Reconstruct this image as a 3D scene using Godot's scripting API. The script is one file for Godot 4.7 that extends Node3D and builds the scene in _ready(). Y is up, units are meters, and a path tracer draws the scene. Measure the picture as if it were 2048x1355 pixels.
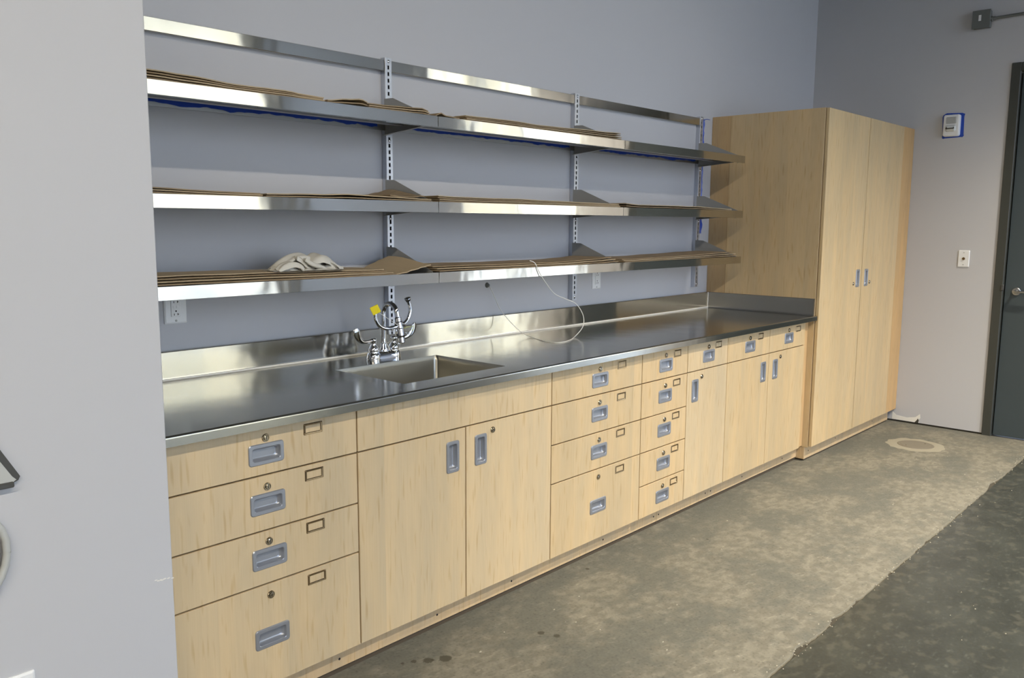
extends Node3D

# ---------------------------------------------------------------- light and camera settings
const EXPOSURE := 1.30
const SKY_ENERGY := 4.8
const SUN_ENERGY := 2.2
const STRIP_ENERGY := 9.8
const BAY_ENERGY := 15.0

# ---------------------------------------------------------------- measures (metres): x along the back wall, y up, z out from it
const X_WALL := 0.928          # edge of the wall that frames the recess
const X_RIGHT := 6.517
const Z_WALL := 0.80
const Z_BACK_ROOM := 8.0
const CEIL := 4.45
const Z_DOOR := 0.721          # face of the base cabinets
const Z_TOP := 0.762           # front of the worktop
const Y_TOP := 0.914
const Y_EDGE := 0.884
const SEAMS := [0.880, 0.739, 0.574, 0.412, 0.252, 0.0954]
const Z_TALL := 0.7665
const Y_TALL := 2.142
const X_TALL := 4.984
const JOINTS := [0.934, 2.268, 3.519, 4.775]
const Z_SHELF := 0.3505
const DECKS := [1.8675, 1.5405, 1.2644]

var origin := {}
var used := {}
var M := {}
var pull_mesh: ArrayMesh
var lock_mesh: ArrayMesh
var holder_mesh: ArrayMesh
var screw_mesh: ArrayMesh

# ---------------------------------------------------------------- tree helpers
func free_name(parent: Node, called: String) -> String:
	var key := str(parent.get_instance_id()) + called
	var n: int = used.get(key, 0)
	used[key] = n + 1
	return called if n == 0 else "%s_%03d" % [called, n]

func thing(called: String, label: String, category: String, base: Vector3, group := "") -> Node3D:
	var o := Node3D.new()
	o.name = free_name(self, called)
	add_child(o, true)
	o.position = base
	origin[o] = base
	o.set_meta("label", label)
	o.set_meta("category", category)
	if group != "":
		o.set_meta("group", group)
	return o

func setting(called: String, base := Vector3.ZERO) -> Node3D:
	var o := Node3D.new()
	o.name = free_name(self, called)
	add_child(o, true)
	o.position = base
	origin[o] = base
	o.set_meta("kind", "structure")
	return o

# a mesh under parent; its own origin stands at the world point at
func put(parent: Node3D, called: String, mesh: Mesh, mat: Material, at := Vector3.ZERO, turn := Basis.IDENTITY) -> MeshInstance3D:
	var o := MeshInstance3D.new()
	o.mesh = mesh
	if mat != null:
		o.material_override = mat
	o.name = free_name(parent, called)
	parent.add_child(o, true)
	var po: Vector3 = origin.get(parent, Vector3.ZERO)
	o.transform = Transform3D(turn, at - po)
	origin[o] = at
	o.cast_shadow = GeometryInstance3D.SHADOW_CASTING_SETTING_ON
	return o

func solo(called: String, label: String, category: String, mesh: Mesh, mat: Material, at := Vector3.ZERO, group := "", turn := Basis.IDENTITY) -> MeshInstance3D:
	var o := put(self, called, mesh, mat, at, turn)
	o.set_meta("label", label)
	o.set_meta("category", category)
	if group != "":
		o.set_meta("group", group)
	return o

func shell(called: String, mesh: Mesh, mat: Material) -> MeshInstance3D:
	var o := put(self, called, mesh, mat)
	o.set_meta("kind", "structure")
	return o

# ---------------------------------------------------------------- mesh helpers
func begin() -> SurfaceTool:
	var st := SurfaceTool.new()
	st.begin(Mesh.PRIMITIVE_TRIANGLES)
	return st

func done(st: SurfaceTool, into: ArrayMesh = null) -> ArrayMesh:
	st.generate_normals()
	return st.commit(into) if into != null else st.commit()

func flat_uv(p: Vector3, n: Vector3) -> Vector2:
	var a := n.abs()
	if a.z >= a.x and a.z >= a.y:
		return Vector2(p.x, p.y)
	if a.x >= a.y:
		return Vector2(p.z, p.y)
	return Vector2(p.x, p.z)

func tri(st: SurfaceTool, a: Vector3, b: Vector3, c: Vector3, out: Vector3, group := -1) -> void:
	var n := (a - c).cross(a - b)
	if n.dot(out) < 0.0:
		var t := b
		b = c
		c = t
	for p in [a, b, c]:
		st.set_smooth_group(group)
		st.set_uv(flat_uv(p, n))
		st.add_vertex(p)

func quad(st: SurfaceTool, a: Vector3, b: Vector3, c: Vector3, d: Vector3, out: Vector3, group := -1) -> void:
	tri(st, a, b, c, out, group)
	tri(st, a, c, d, out, group)

# box with chamfered edges; hole (x0,y0,x1,y1) leaves an opening in its +z face
func cbox(st: SurfaceTool, lo: Vector3, hi: Vector3, bev := 0.001, hole := Rect2()) -> void:
	var c := (lo + hi) * 0.5
	var h := (hi - lo) * 0.5
	var e: float = min(bev, min(h.x, min(h.y, h.z)) * 0.49)
	# vertex of corner (sx,sy,sz) on the face across axis k
	var v := func(sx: float, sy: float, sz: float, k: int) -> Vector3:
		var s := Vector3(sx, sy, sz)
		var p := Vector3.ZERO
		for i in 3:
			p[i] = c[i] + s[i] * (h[i] if i == k else h[i] - e)
		return p
	for k in 3:
		for s in [-1.0, 1.0]:
			var q := []
			for t in [[-1, -1], [1, -1], [1, 1], [-1, 1]]:
				var w := [0.0, 0.0, 0.0]
				w[k] = s
				w[(k + 1) % 3] = t[0]
				w[(k + 2) % 3] = t[1]
				q.append(v.call(w[0], w[1], w[2], k))
			var out := Vector3.ZERO
			out[k] = s
			if k == 2 and s > 0.0 and hole.has_area():
				var r := [Vector3(hole.position.x, hole.position.y, hi.z), Vector3(hole.end.x, hole.position.y, hi.z), Vector3(hole.end.x, hole.end.y, hi.z), Vector3(hole.position.x, hole.end.y, hi.z)]
				for i in 4:
					quad(st, q[i], q[(i + 1) % 4], r[(i + 1) % 4], r[i], out)
			else:
				quad(st, q[0], q[1], q[2], q[3], out)
	for k in 3:
		var i := (k + 1) % 3
		var j := (k + 2) % 3
		for si in [-1.0, 1.0]:
			for sj in [-1.0, 1.0]:
				var a := [0.0, 0.0, 0.0]
				a[i] = si
				a[j] = sj
				var out := Vector3(a[0], a[1], a[2])
				a[k] = -1.0
				var b := a.duplicate()
				b[k] = 1.0
				quad(st, v.call(a[0], a[1], a[2], i), v.call(b[0], b[1], b[2], i), v.call(b[0], b[1], b[2], j), v.call(a[0], a[1], a[2], j), out)
	for sx in [-1.0, 1.0]:
		for sy in [-1.0, 1.0]:
			for sz in [-1.0, 1.0]:
				tri(st, v.call(sx, sy, sz, 0), v.call(sx, sy, sz, 1), v.call(sx, sy, sz, 2), Vector3(sx, sy, sz))

func box_mesh(lo: Vector3, hi: Vector3, bev := 0.001) -> ArrayMesh:
	var st := begin()
	cbox(st, lo, hi, bev)
	return done(st)

# loops of the same count joined one after the other; out points from the loop's middle, or the other way inside
func loft(st: SurfaceTool, loops: Array, group := -1, cap_start := false, cap_end := false, inward := false) -> void:
	for k in loops.size() - 1:
		var a: PackedVector3Array = loops[k]
		var b: PackedVector3Array = loops[k + 1]
		var m := Vector3.ZERO
		for p in a:
			m += p
		for p in b:
			m += p
		m /= float(a.size() + b.size())
		for i in a.size():
			var j := (i + 1) % a.size()
			var out := (a[i] + a[j] + b[i] + b[j]) * 0.25 - m
			quad(st, a[i], a[j], b[j], b[i], -out if inward else out, group)
	for e in [[cap_start, 0, 1], [cap_end, loops.size() - 1, loops.size() - 2]]:
		if e[0]:
			var l: PackedVector3Array = loops[e[1]]
			var o: PackedVector3Array = loops[e[2]]
			var m := Vector3.ZERO
			var n := Vector3.ZERO
			for i in l.size():
				m += l[i]
				n += o[i]
			m /= float(l.size())
			n /= float(l.size())
			for i in l.size():
				tri(st, m, l[i], l[(i + 1) % l.size()], (m - n) if (m - n).length() > 1e-6 else Vector3(0, 0, 1))

func ring(c: Vector3, ax: Vector3, bx: Vector3, r: float, n := 16) -> PackedVector3Array:
	var l := PackedVector3Array()
	for i in n:
		var t := TAU * i / n
		l.append(c + ax * cos(t) * r + bx * sin(t) * r)
	return l

# lathe: profile of [radius, height] about axis from at
func lathe(st: SurfaceTool, at: Vector3, axis: Vector3, prof: Array, n := 20, smooth := 0) -> void:
	var a := axis.normalized()
	var u := a.cross(Vector3(0.31, 0.2, 0.93)).normalized()
	var w := a.cross(u).normalized()
	var loops := []
	for p in prof:
		loops.append(ring(at + a * p[1], u, w, max(p[0], 0.00005), n))
	loft(st, loops, smooth, true, true)

# tube along points, radius one number or one for each point
func tube(st: SurfaceTool, pts: Array, r, n := 10, smooth := 0) -> void:
	var loops := []
	var side := Vector3.ZERO
	for i in pts.size():
		var t: Vector3 = (pts[min(i + 1, pts.size() - 1)] - pts[max(i - 1, 0)]).normalized()
		if side == Vector3.ZERO:
			side = t.cross(Vector3(0.13, 0.37, 0.9)).normalized()
		side = (side - t * side.dot(t)).normalized()
		loops.append(ring(pts[i], side, t.cross(side).normalized(), r[i] if r is Array else r, n))
	loft(st, loops, smooth, true, true)

func smooth_path(pts: Array, per := 6) -> Array:
	var out := []
	for i in pts.size() - 1:
		var p0: Vector3 = pts[max(i - 1, 0)]
		var p1: Vector3 = pts[i]
		var p2: Vector3 = pts[i + 1]
		var p3: Vector3 = pts[min(i + 2, pts.size() - 1)]
		for k in per:
			var t := float(k) / per
			out.append(0.5 * ((2.0 * p1) + (p2 - p0) * t + (2.0 * p0 - 5.0 * p1 + 4.0 * p2 - p3) * t * t + (3.0 * p1 - p0 - 3.0 * p2 + p3) * t * t * t))
	out.append(pts[-1])
	return out

func rrect(w: float, h: float, r: float, z: float, per := 5) -> PackedVector3Array:
	var l := PackedVector3Array()
	for q in 4:
		var cx: float = [1, -1, -1, 1][q] * (w / 2 - r)
		var cy: float = [1, 1, -1, -1][q] * (h / 2 - r)
		for i in per:
			var t: float = PI / 2 * q + PI / 2 * i / float(per - 1)
			l.append(Vector3(cx + cos(t) * r, cy + sin(t) * r, z))
	return l

# a flat polygon in 2D (u, v) given thickness: place maps (u, v, w) to a point
func slab(st: SurfaceTool, poly: PackedVector2Array, w0: float, w1: float, place: Callable) -> void:
	var idx := Geometry2D.triangulate_polygon(poly)
	var mid: Vector3 = place.call(0.0, 0.0, (w0 + w1) / 2)
	var up: Vector3 = place.call(0.0, 0.0, w1) - place.call(0.0, 0.0, w0)
	for i in range(0, idx.size(), 3):
		var q := [poly[idx[i]], poly[idx[i + 1]], poly[idx[i + 2]]]
		tri(st, place.call(q[0].x, q[0].y, w1), place.call(q[1].x, q[1].y, w1), place.call(q[2].x, q[2].y, w1), up)
		tri(st, place.call(q[0].x, q[0].y, w0), place.call(q[1].x, q[1].y, w0), place.call(q[2].x, q[2].y, w0), -up)
	var area := 0.0
	for i in poly.size():
		area += poly[i].cross(poly[(i + 1) % poly.size()])
	for i in poly.size():
		var a := poly[i]
		var b := poly[(i + 1) % poly.size()]
		var o2 := Vector2(b.y - a.y, a.x - b.x) * (1.0 if area > 0.0 else -1.0)
		var out: Vector3 = place.call(o2.x, o2.y, 0.0) - place.call(0.0, 0.0, 0.0)
		quad(st, place.call(a.x, a.y, w0), place.call(b.x, b.y, w0), place.call(b.x, b.y, w1), place.call(a.x, a.y, w1), out)
	mid = mid

# ---------------------------------------------------------------- materials
func plain(c: Color, rough := 0.6, metal := 0.0) -> StandardMaterial3D:
	var m := StandardMaterial3D.new()
	m.albedo_color = c
	m.roughness = rough
	m.metallic = metal
	return m

func rgb(r: float, g: float, b: float) -> Color:
	return Color(r / 255.0, g / 255.0, b / 255.0)

func noise(seed_: int, freq: float, octaves := 3) -> FastNoiseLite:
	var n := FastNoiseLite.new()
	n.seed = seed_
	n.noise_type = FastNoiseLite.TYPE_SIMPLEX_SMOOTH
	n.frequency = freq
	n.fractal_octaves = octaves
	return n

# maple veneer: leaves side by side, upright grain, faint flames and small dark flecks; 2.4 m to the tile
func maple_image() -> Image:
	var w := 2048
	var h := 512
	var im := Image.create(w, h, false, Image.FORMAT_RGB8)
	var grain := noise(3, 1.0, 2)
	var flame := noise(7, 1.0, 2)
	var fleck := noise(11, 1.0, 1)
	var broad := noise(19, 1.0, 2)
	var rng := RandomNumberGenerator.new()
	rng.seed = 5
	var edges := [0.0]
	var tones := []
	while edges[-1] < 2.4:
		edges.append(edges[-1] + rng.randf_range(0.11, 0.24))
		tones.append(rng.randf_range(-1.0, 1.0))
	var leaf := 0
	var base := Vector3(0.772, 0.690, 0.548)
	for x in w:
		var mx := x * 2.4 / w
		while mx > edges[leaf + 1]:
			leaf += 1
		var tone: float = tones[leaf]
		for y in h:
			var my := y * 2.4 / h
			var g := grain.get_noise_2d(mx * 150.0, my * 1.7 + leaf * 13.0)
			var b := broad.get_noise_2d(mx * 9.0 + leaf * 3.0, my * 1.3 + leaf * 7.0)
			var d := flame.get_noise_2d(mx * 6.0 + leaf * 5.0, my * 1.1)
			var f := sin((mx * 42.0 + d * 9.0) * 2.0)
			var k := fleck.get_noise_2d(mx * 70.0, my * 7.0 + leaf * 31.0)
			var dark := 0.0
			if k > 0.46:
				dark = (k - 0.46) * 0.17
			var s := 1.0 + g * 0.015 + b * 0.038 + f * 0.007 + tone * 0.020 - dark
			var warm := b * 0.02 - g * 0.006 + dark * 0.5
			im.set_pixel(x, y, Color(clampf(base.x * s + warm * 0.3, 0, 1), clampf(base.y * s - warm * 0.25, 0, 1), clampf(base.z * s - warm * 0.9, 0, 1)))
	return im

# dusty repaired strip of concrete: pale cement haze over grey-green, with worn dark patches, trowel marks and drips
func pale_concrete() -> Image:
	var w := 2048
	var h := 448
	var im := Image.create(w, h, false, Image.FORMAT_RGB8)
	var big := noise(21, 1.0, 4)
	var mid := noise(22, 1.0, 4)
	var fine := noise(23, 1.0, 3)
	var streak := noise(24, 1.0, 3)
	var rim := noise(25, 1.0, 3)
	var pale := Vector3(0.486, 0.473, 0.420)
	var tan_ := Vector3(0.445, 0.431, 0.380)
	var dark := Vector3(0.386, 0.386, 0.350)
	for x in w:
		var mx := 0.9 + x * 5.7 / w
		for y in h:
			var mz := 0.5 + y * 1.25 / h
			var a := big.get_noise_2d(mx * 1.5, mz * 2.4) + 0.5 * mid.get_noise_2d(mx * 7.0, mz * 9.0)
			var b := mid.get_noise_2d(mx * 14.0 + 9.0, mz * 20.0)
			var c := fine.get_noise_2d(mx * 70.0, mz * 70.0)
			var s := streak.get_noise_2d(mx * 9.0 + mz * 12.0, mz * 60.0 - mx * 14.0)
			# the cement film lies thick along the joint and wears through towards the cabinets in patches with their own edges
			var film := smoothstep(-0.62, 0.50, a * 1.1 + (mz - 1.12) * 0.35 + rim.get_noise_2d(mx * 22.0, mz * 22.0) * 0.30)
			var col := dark.lerp(tan_.lerp(pale, smoothstep(-0.2, 0.5, b + a * 0.6)), film)
			var lum := 1.0 + c * 0.07 + b * 0.05
			if s > 0.38:
				lum += (s - 0.38) * 0.55
			if c < -0.52:
				lum -= 0.14
			col *= lum
			im.set_pixel(x, y, Color(clampf(col.x, 0, 1), clampf(col.y, 0, 1), clampf(col.z, 0, 1)))
	# drips of dark liquid near the sink cabinet and a few stray spots
	for d in [[1.734, 0.792, 0.010], [1.771, 0.823, 0.017], [1.820, 0.856, 0.021], [1.783, 0.832, 0.006], [1.70, 0.775, 0.006], [2.178, 0.975, 0.013], [2.744, 0.75, 0.009], [2.20, 1.03, 0.012], [3.4, 0.95, 0.006]]:
		var px: float = (d[0] - 0.9) / 5.7 * w
		var py: float = (d[1] - 0.5) / 1.25 * h
		var rx: float = d[2] / 5.7 * w
		var ry: float = d[2] / 1.25 * h
		for i in range(int(px - rx) - 1, int(px + rx) + 2):
			for j in range(int(py - ry) - 1, int(py + ry) + 2):
				var q := Vector2((i - px) / rx, (j - py) / ry).length()
				if q < 1.0 + rim.get_noise_2d(i * 0.4, j * 0.4) * 0.2:
					var o := im.get_pixel(i, j)
					im.set_pixel(i, j, o.lerp(Color(0.23, 0.22, 0.17), 0.72))
	return im

func dark_concrete() -> Image:
	var w := 1536
	var h := 512
	var im := Image.create(w, h, false, Image.FORMAT_RGB8)
	var big := noise(31, 1.0, 4)
	var fine := noise(33, 1.0, 3)
	var scuff := noise(34, 1.0, 2)
	for x in w:
		var mx := 0.7 + x * 6.0 / w
		for y in h:
			var mz := 1.6 + y * 2.0 / h
			var a := big.get_noise_2d(mx * 3.0, mz * 5.0)
			var c := fine.get_noise_2d(mx * 60.0, mz * 60.0)
			var s := scuff.get_noise_2d(mx * 16.0, mz * 48.0)
			var lum := 1.0 + a * 0.16 + c * 0.10
			if s > 0.45:
				lum += (s - 0.45) * 1.1
			var near := clampf(1.0 - (mz - 1.71) / 0.14, 0.0, 1.0)
			var dust := smoothstep(0.15, 0.5, big.get_noise_2d(mx * 11.0 + 3.0, mz * 16.0) + near * 0.25) * 0.35
			var col := (Vector3(0.232, 0.240, 0.220) * lum).lerp(Vector3(0.40, 0.39, 0.34), dust)
			im.set_pixel(x, y, Color(clampf(col.x, 0, 1), clampf(col.y, 0, 1), clampf(col.z, 0, 1)))
	return im

func tex(im: Image) -> ImageTexture:
	im.generate_mipmaps()
	return ImageTexture.create_from_image(im)

# fine texture of rolled paint, of sheet steel and of paper
func noise_image(seed_: int, fx: float, fy: float, size: int, lo: float, hi: float) -> Image:
	var n := noise(seed_, 1.0, 3)
	var im := Image.create(size, size, false, Image.FORMAT_L8)
	for x in size:
		for y in size:
			# blended with itself over the borders so that it repeats without a seam
			var tx := float(x) / size
			var ty := float(y) / size
			var v := 0.0
			for k in [[0.0, 0.0, (1 - tx) * (1 - ty)], [1.0, 0.0, tx * (1 - ty)], [0.0, 1.0, (1 - tx) * ty], [1.0, 1.0, tx * ty]]:
				v += n.get_noise_2d((tx - k[0]) * fx, (ty - k[1]) * fy) * k[2]
			v = clampf(0.5 + v * 0.9, 0.0, 1.0)
			var g: float = lerp(lo, hi, v)
			im.set_pixel(x, y, Color(g, g, g))
	return im

func maple_for(x0: float, width: float, shift: float, tint := Color.WHITE) -> StandardMaterial3D:
	var m := StandardMaterial3D.new()
	m.albedo_texture = M.maple_tex
	m.albedo_color = tint
	m.roughness = 0.46
	m.uv1_triplanar = true
	m.uv1_world_triplanar = true
	m.uv1_triplanar_sharpness = 20.0
	m.uv1_scale = Vector3.ONE / 2.4
	m.uv1_offset = Vector3(shift * (1.0 - width / 2.4) - x0 / 2.4, 0.02 + shift * 0.07, shift * 0.37)
	return m

func steel(c: Color, rough: float, aniso: float, wave: float) -> StandardMaterial3D:
	var m := plain(c, rough, 1.0)
	if aniso != 0.0:
		m.anisotropy_enabled = true
		m.anisotropy = aniso
	if wave > 0.0:
		m.heightmap_enabled = true
		m.heightmap_texture = M.wave_tex
		m.heightmap_scale = wave
		m.uv1_scale = Vector3(0.8, 0.8, 0.8)
	return m

func make_materials() -> void:
	M.maple_tex = tex(maple_image())
	M.wave_tex = tex(noise_image(41, 5.0, 3.0, 256, 0.0, 1.0))
	M.card_tex = tex(noise_image(47, 6.0, 60.0, 256, 0.78, 1.0))
	M.paint = plain(rgb(186, 187, 190), 0.62)
	M.ceiling = plain(rgb(118, 118, 116), 0.9)
	M.pale = plain(Color.WHITE, 0.74)
	M.pale.albedo_texture = tex(pale_concrete())
	M.dark = plain(Color.WHITE, 0.32)
	M.dark.albedo_texture = tex(dark_concrete())
	M.rubble = plain(rgb(136, 130, 112), 0.9)
	M.pit = plain(rgb(70, 66, 56), 0.95)
	M.carcass = plain(rgb(108, 82, 52), 0.75)  # darkened brown, puts the shade of the gaps between fronts into the colour
	M.kick = maple_for(0.9, 2.2, 0.4, rgb(252, 246, 242))
	M.sleeper = plain(rgb(74, 64, 50), 0.9)
	M.steel = steel(rgb(190, 187, 178), 0.12, -0.8, 0.10)
	M.steel_top = steel(rgb(182, 179, 169), 0.16, -0.5, 0.06)
	M.steel_lip = steel(rgb(194, 191, 183), 0.11, -0.85, 0.10)
	M.steel_dull = steel(rgb(172, 172, 170), 0.38, 0.0, 0.0)
	M.plate = plain(rgb(152, 153, 151), 0.45, 0.25)
	M.basin = steel(rgb(166, 163, 152), 0.30, 0.0, 0.0)
	M.zinc = plain(rgb(196, 200, 208), 0.34, 0.9)
	M.sealant = plain(rgb(228, 226, 216), 0.5)
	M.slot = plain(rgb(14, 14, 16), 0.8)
	M.chrome = plain(rgb(222, 224, 228), 0.06, 1.0)
	M.pewter = plain(rgb(158, 162, 169), 0.30, 0.6)
	M.brass = plain(rgb(158, 138, 108), 0.24, 1.0)
	M.nickel = plain(rgb(184, 172, 150), 0.16, 1.0)
	M.card = plain(rgb(166, 144, 112), 0.88)
	M.card.albedo_texture = M.card_tex
	M.card.uv1_scale = Vector3(1.3, 1.3, 1.3)
	M.card_pale = plain(rgb(176, 157, 126), 0.88)
	M.rag = plain(rgb(206, 203, 192), 0.95)
	M.film = plain(rgb(32, 70, 170), 0.35)
	M.plastic = plain(rgb(226, 228, 228), 0.34)
	M.plastic_grey = plain(rgb(168, 170, 168), 0.4)
	M.yellow = plain(rgb(236, 220, 40), 0.4)
	M.cord_grey = plain(rgb(222, 222, 216), 0.45)
	M.cord_green = plain(rgb(190, 206, 110), 0.5)
	M.door = plain(rgb(60, 70, 74), 0.42)
	M.frame = plain(rgb(58, 60, 55), 0.45)
	M.box_grey = plain(rgb(112, 116, 114), 0.45, 0.4)
	M.gypsum = plain(rgb(226, 224, 216), 0.9)
	M.tool_grey = plain(rgb(176, 178, 174), 0.4)
	M.tool_dark = plain(rgb(66, 66, 62), 0.5)
	M.alu = plain(rgb(160, 162, 164), 0.4, 0.6)
	M.glass = plain(Color(0.95, 0.97, 0.97, 0.06), 0.0)
	M.glass.transparency = BaseMaterial3D.TRANSPARENCY_ALPHA
	M.lens = plain(rgb(205, 208, 205), 0.08)
	M.rose = plain(rgb(176, 177, 178), 0.3, 1.0)

# ---------------------------------------------------------------- hardware shared by the fronts
func make_hardware() -> void:
	# recessed pull: rounded plate with a dished hollow
	var st := begin()
	var w := 0.114
	var h := 0.062
	loft(st, [rrect(w, h, 0.009, 0.0), rrect(w, h, 0.009, 0.0016), rrect(w - 0.004, h - 0.004, 0.008, 0.0034), rrect(w - 0.022, h - 0.022, 0.006, 0.0034), rrect(w - 0.025, h - 0.025, 0.006, 0.0022)])
	var wells := [rrect(w - 0.025, h - 0.025, 0.006, 0.0022), rrect(w - 0.027, h - 0.027, 0.006, -0.006), rrect(w - 0.034, h - 0.034, 0.007, -0.0125), rrect(w - 0.044, h - 0.040, 0.004, -0.0135)]
	loft(st, wells, 1, false, false, true)
	var l: PackedVector3Array = wells[-1]
	for i in l.size():
		tri(st, Vector3(0, 0, -0.0135), l[i], l[(i + 1) % l.size()], Vector3(0, 0, 1))
	pull_mesh = done(st)
	# cam lock: collar, barrel and keyway
	st = begin()
	lathe(st, Vector3.ZERO, Vector3(0, 0, 1), [[0.0118, 0.0], [0.0118, 0.0022], [0.0104, 0.0040], [0.0088, 0.0040], [0.0084, 0.0022], [0.0074, 0.0022], [0.0070, 0.0052], [0.0056, 0.0062], [0.0, 0.0062]], 20, -1)
	lock_mesh = done(st)
	lock_mesh.surface_set_material(0, M.nickel)
	st = begin()
	cbox(st, Vector3(-0.0011, -0.0042, 0.0056), Vector3(0.0011, 0.0042, 0.0065), 0.0002)
	lock_mesh = done(st, lock_mesh)
	lock_mesh.surface_set_material(1, M.slot)
	# card holder: stamped frame with pins in its ears
	st = begin()
	var a := 0.066
	var b := 0.034
	loft(st, [rrect(a, b, 0.002, 0.0, 3), rrect(a, b, 0.002, 0.0010, 3), rrect(a - 0.004, b - 0.003, 0.002, 0.0024, 3), rrect(a - 0.012, b - 0.010, 0.002, 0.0020, 3), rrect(a - 0.015, b - 0.013, 0.001, 0.0002, 3)])
	for sx in [-1, 1]:
		for sy in [-1, 1]:
			lathe(st, Vector3(sx * (a / 2 - 0.0036), sy * (b / 2 - 0.0034), 0.0016), Vector3(0, 0, 1), [[0.0017, 0.0], [0.0014, 0.0014], [0.0, 0.0018]], 8)
	holder_mesh = done(st)
	# screw head
	st = begin()
	lathe(st, Vector3.ZERO, Vector3(0, 0, 1), [[0.0042, -0.001], [0.0042, 0.0006], [0.0030, 0.0012], [0.0, 0.0012]], 10, -1)
	screw_mesh = done(st)

# a drawer or door face with its pull, lock and card holder; what a detail is given as Vector2.ZERO is not there
func front(parent: Node3D, called: String, r: Rect2, zf: float, mat: Material, pull := Vector2.ZERO, upright := false, lock := Vector2.ZERO, holder := Vector2.ZERO) -> void:
	var g := 0.0024
	var lo := Vector3(r.position.x + g, r.position.y + g, zf - 0.019)
	var hi := Vector3(r.end.x - g, r.end.y - g, zf)
	var st := begin()
	var hole := Rect2()
	if pull != Vector2.ZERO:
		var s := Vector2(0.040, 0.092) if upright else Vector2(0.092, 0.040)
		hole = Rect2(pull - s / 2, s)
	cbox(st, lo, hi, 0.0012, hole)
	var f := put(parent, called, done(st), mat)
	if pull != Vector2.ZERO:
		put(f, "recessed_pull", pull_mesh, M.pewter, Vector3(pull.x, pull.y, zf), Basis(Vector3(0, 0, 1), PI / 2) if upright else Basis.IDENTITY)
	if lock != Vector2.ZERO:
		put(f, "lock", lock_mesh, null, Vector3(lock.x, lock.y, zf))
	if holder != Vector2.ZERO:
		put(f, "card_holder", holder_mesh, M.brass, Vector3(holder.x, holder.y, zf))

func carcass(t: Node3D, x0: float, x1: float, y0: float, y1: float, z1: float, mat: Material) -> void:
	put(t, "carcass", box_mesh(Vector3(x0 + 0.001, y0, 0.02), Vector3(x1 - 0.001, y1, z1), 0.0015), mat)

# ---------------------------------------------------------------- the scene
func _ready() -> void:
	make_camera_and_sky()
	make_materials()
	make_hardware()
	make_lamps()
	make_room()
	make_floor()
	make_entry_door()
	make_base_cabinets()
	make_tall_cabinet()
	make_worktop()
	make_shelving()
	make_cardboard()
	make_faucet()
	make_small_things()

func make_camera_and_sky() -> void:
	var cam := Camera3D.new()
	cam.name = "camera"
	add_child(cam)
	var f := Vector3(0.72981239, -0.13651843, -0.66987804)
	var r := Vector3(0.6767507, 0.00543569, 0.73619219)
	var u := Vector3(0.09686255, 0.99062262, -0.09635598)
	cam.transform = Transform3D(Basis(r, u, -f).orthonormalized(), Vector3(0.0, 1.46008, 2.82674))
	cam.fov = 43.843
	cam.near = 0.05
	cam.far = 200.0
	cam.current = true
	var sky_mat := ProceduralSkyMaterial.new()
	sky_mat.sky_top_color = Color(0.75, 0.85, 1.0)
	sky_mat.sky_horizon_color = Color(0.915, 0.945, 1.0)
	sky_mat.ground_horizon_color = Color(0.50, 0.49, 0.47)
	sky_mat.ground_bottom_color = Color(0.40, 0.39, 0.37)
	var sky := Sky.new()
	sky.sky_material = sky_mat
	var sun := DirectionalLight3D.new()
	sun.name = "sun"
	add_child(sun)
	sun.look_at_from_position(Vector3.ZERO, Vector3(0.35, -0.65, 0.68), Vector3.UP)
	sun.light_energy = SUN_ENERGY
	sun.light_color = Color(1.0, 0.965, 0.90)
	sun.light_angular_distance = 0.53
	sun.shadow_enabled = true
	var env := Environment.new()
	env.background_mode = Environment.BG_SKY
	env.sky = sky
	env.background_energy_multiplier = SKY_ENERGY
	env.tonemap_mode = Environment.TONE_MAPPER_LINEAR
	env.tonemap_exposure = EXPOSURE
	env.sdfgi_enabled = true
	env.ssao_enabled = true
	env.ssil_enabled = true
	var we := WorldEnvironment.new()
	we.name = "world_environment"
	we.environment = env
	add_child(we)

# the row of strip lights over the aisle and the shaded lamp by the door, all above the frame
func make_lamps() -> void:
	var glow := plain(Color(1.0, 0.97, 0.90), 0.5)
	glow.emission_enabled = true
	glow.emission = Color(1.0, 0.96, 0.88)
	glow.emission_energy_multiplier = 4.0
	var housing := plain(rgb(215, 215, 212), 0.5)
	for i in 3:
		var cx := -4.9 + i * 2.7
		var at := Vector3(cx, 3.98, 4.35)
		var t := thing("strip_light", "long white strip light hanging from the ceiling over the aisle", "light", at, "strip lights over the aisle")
		put(t, "housing", box_mesh(Vector3(-1.2, 0.0, -0.07), Vector3(1.2, 0.07, 0.07), 0.008), housing, at)
		put(t, "diffuser", box_mesh(Vector3(-1.18, -0.014, -0.06), Vector3(1.18, 0.0, 0.06), 0.006), glow, at)
		for s in [-0.9, 0.9]:
			var st := begin()
			tube(st, [Vector3(s, 0.07, 0), Vector3(s, CEIL - 3.98, 0)], 0.003, 6)
			put(t, "hanger", done(st), M.alu, at)
		var l := AreaLight3D.new()
		l.name = "strip_glow"
		t.add_child(l, true)
		l.area_size = Vector2(2.36, 0.12)
		l.position = Vector3(0, -0.02, 0)
		l.rotation = Vector3(-PI / 2, 0, 0)
		l.light_color = Color(1.0, 0.955, 0.88)
		l.light_energy = STRIP_ENERGY
		l.area_range = 30.0
		l.shadow_enabled = true
	# shaded lamps
	pendant(Vector3(5.5, 3.52, 3.05), "grey dome pendant lamp hanging by the entry door", glow)
	pendant(Vector3(3.2, 3.52, 3.05), "grey dome pendant lamp hanging in front of the middle drawers", glow)

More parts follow.
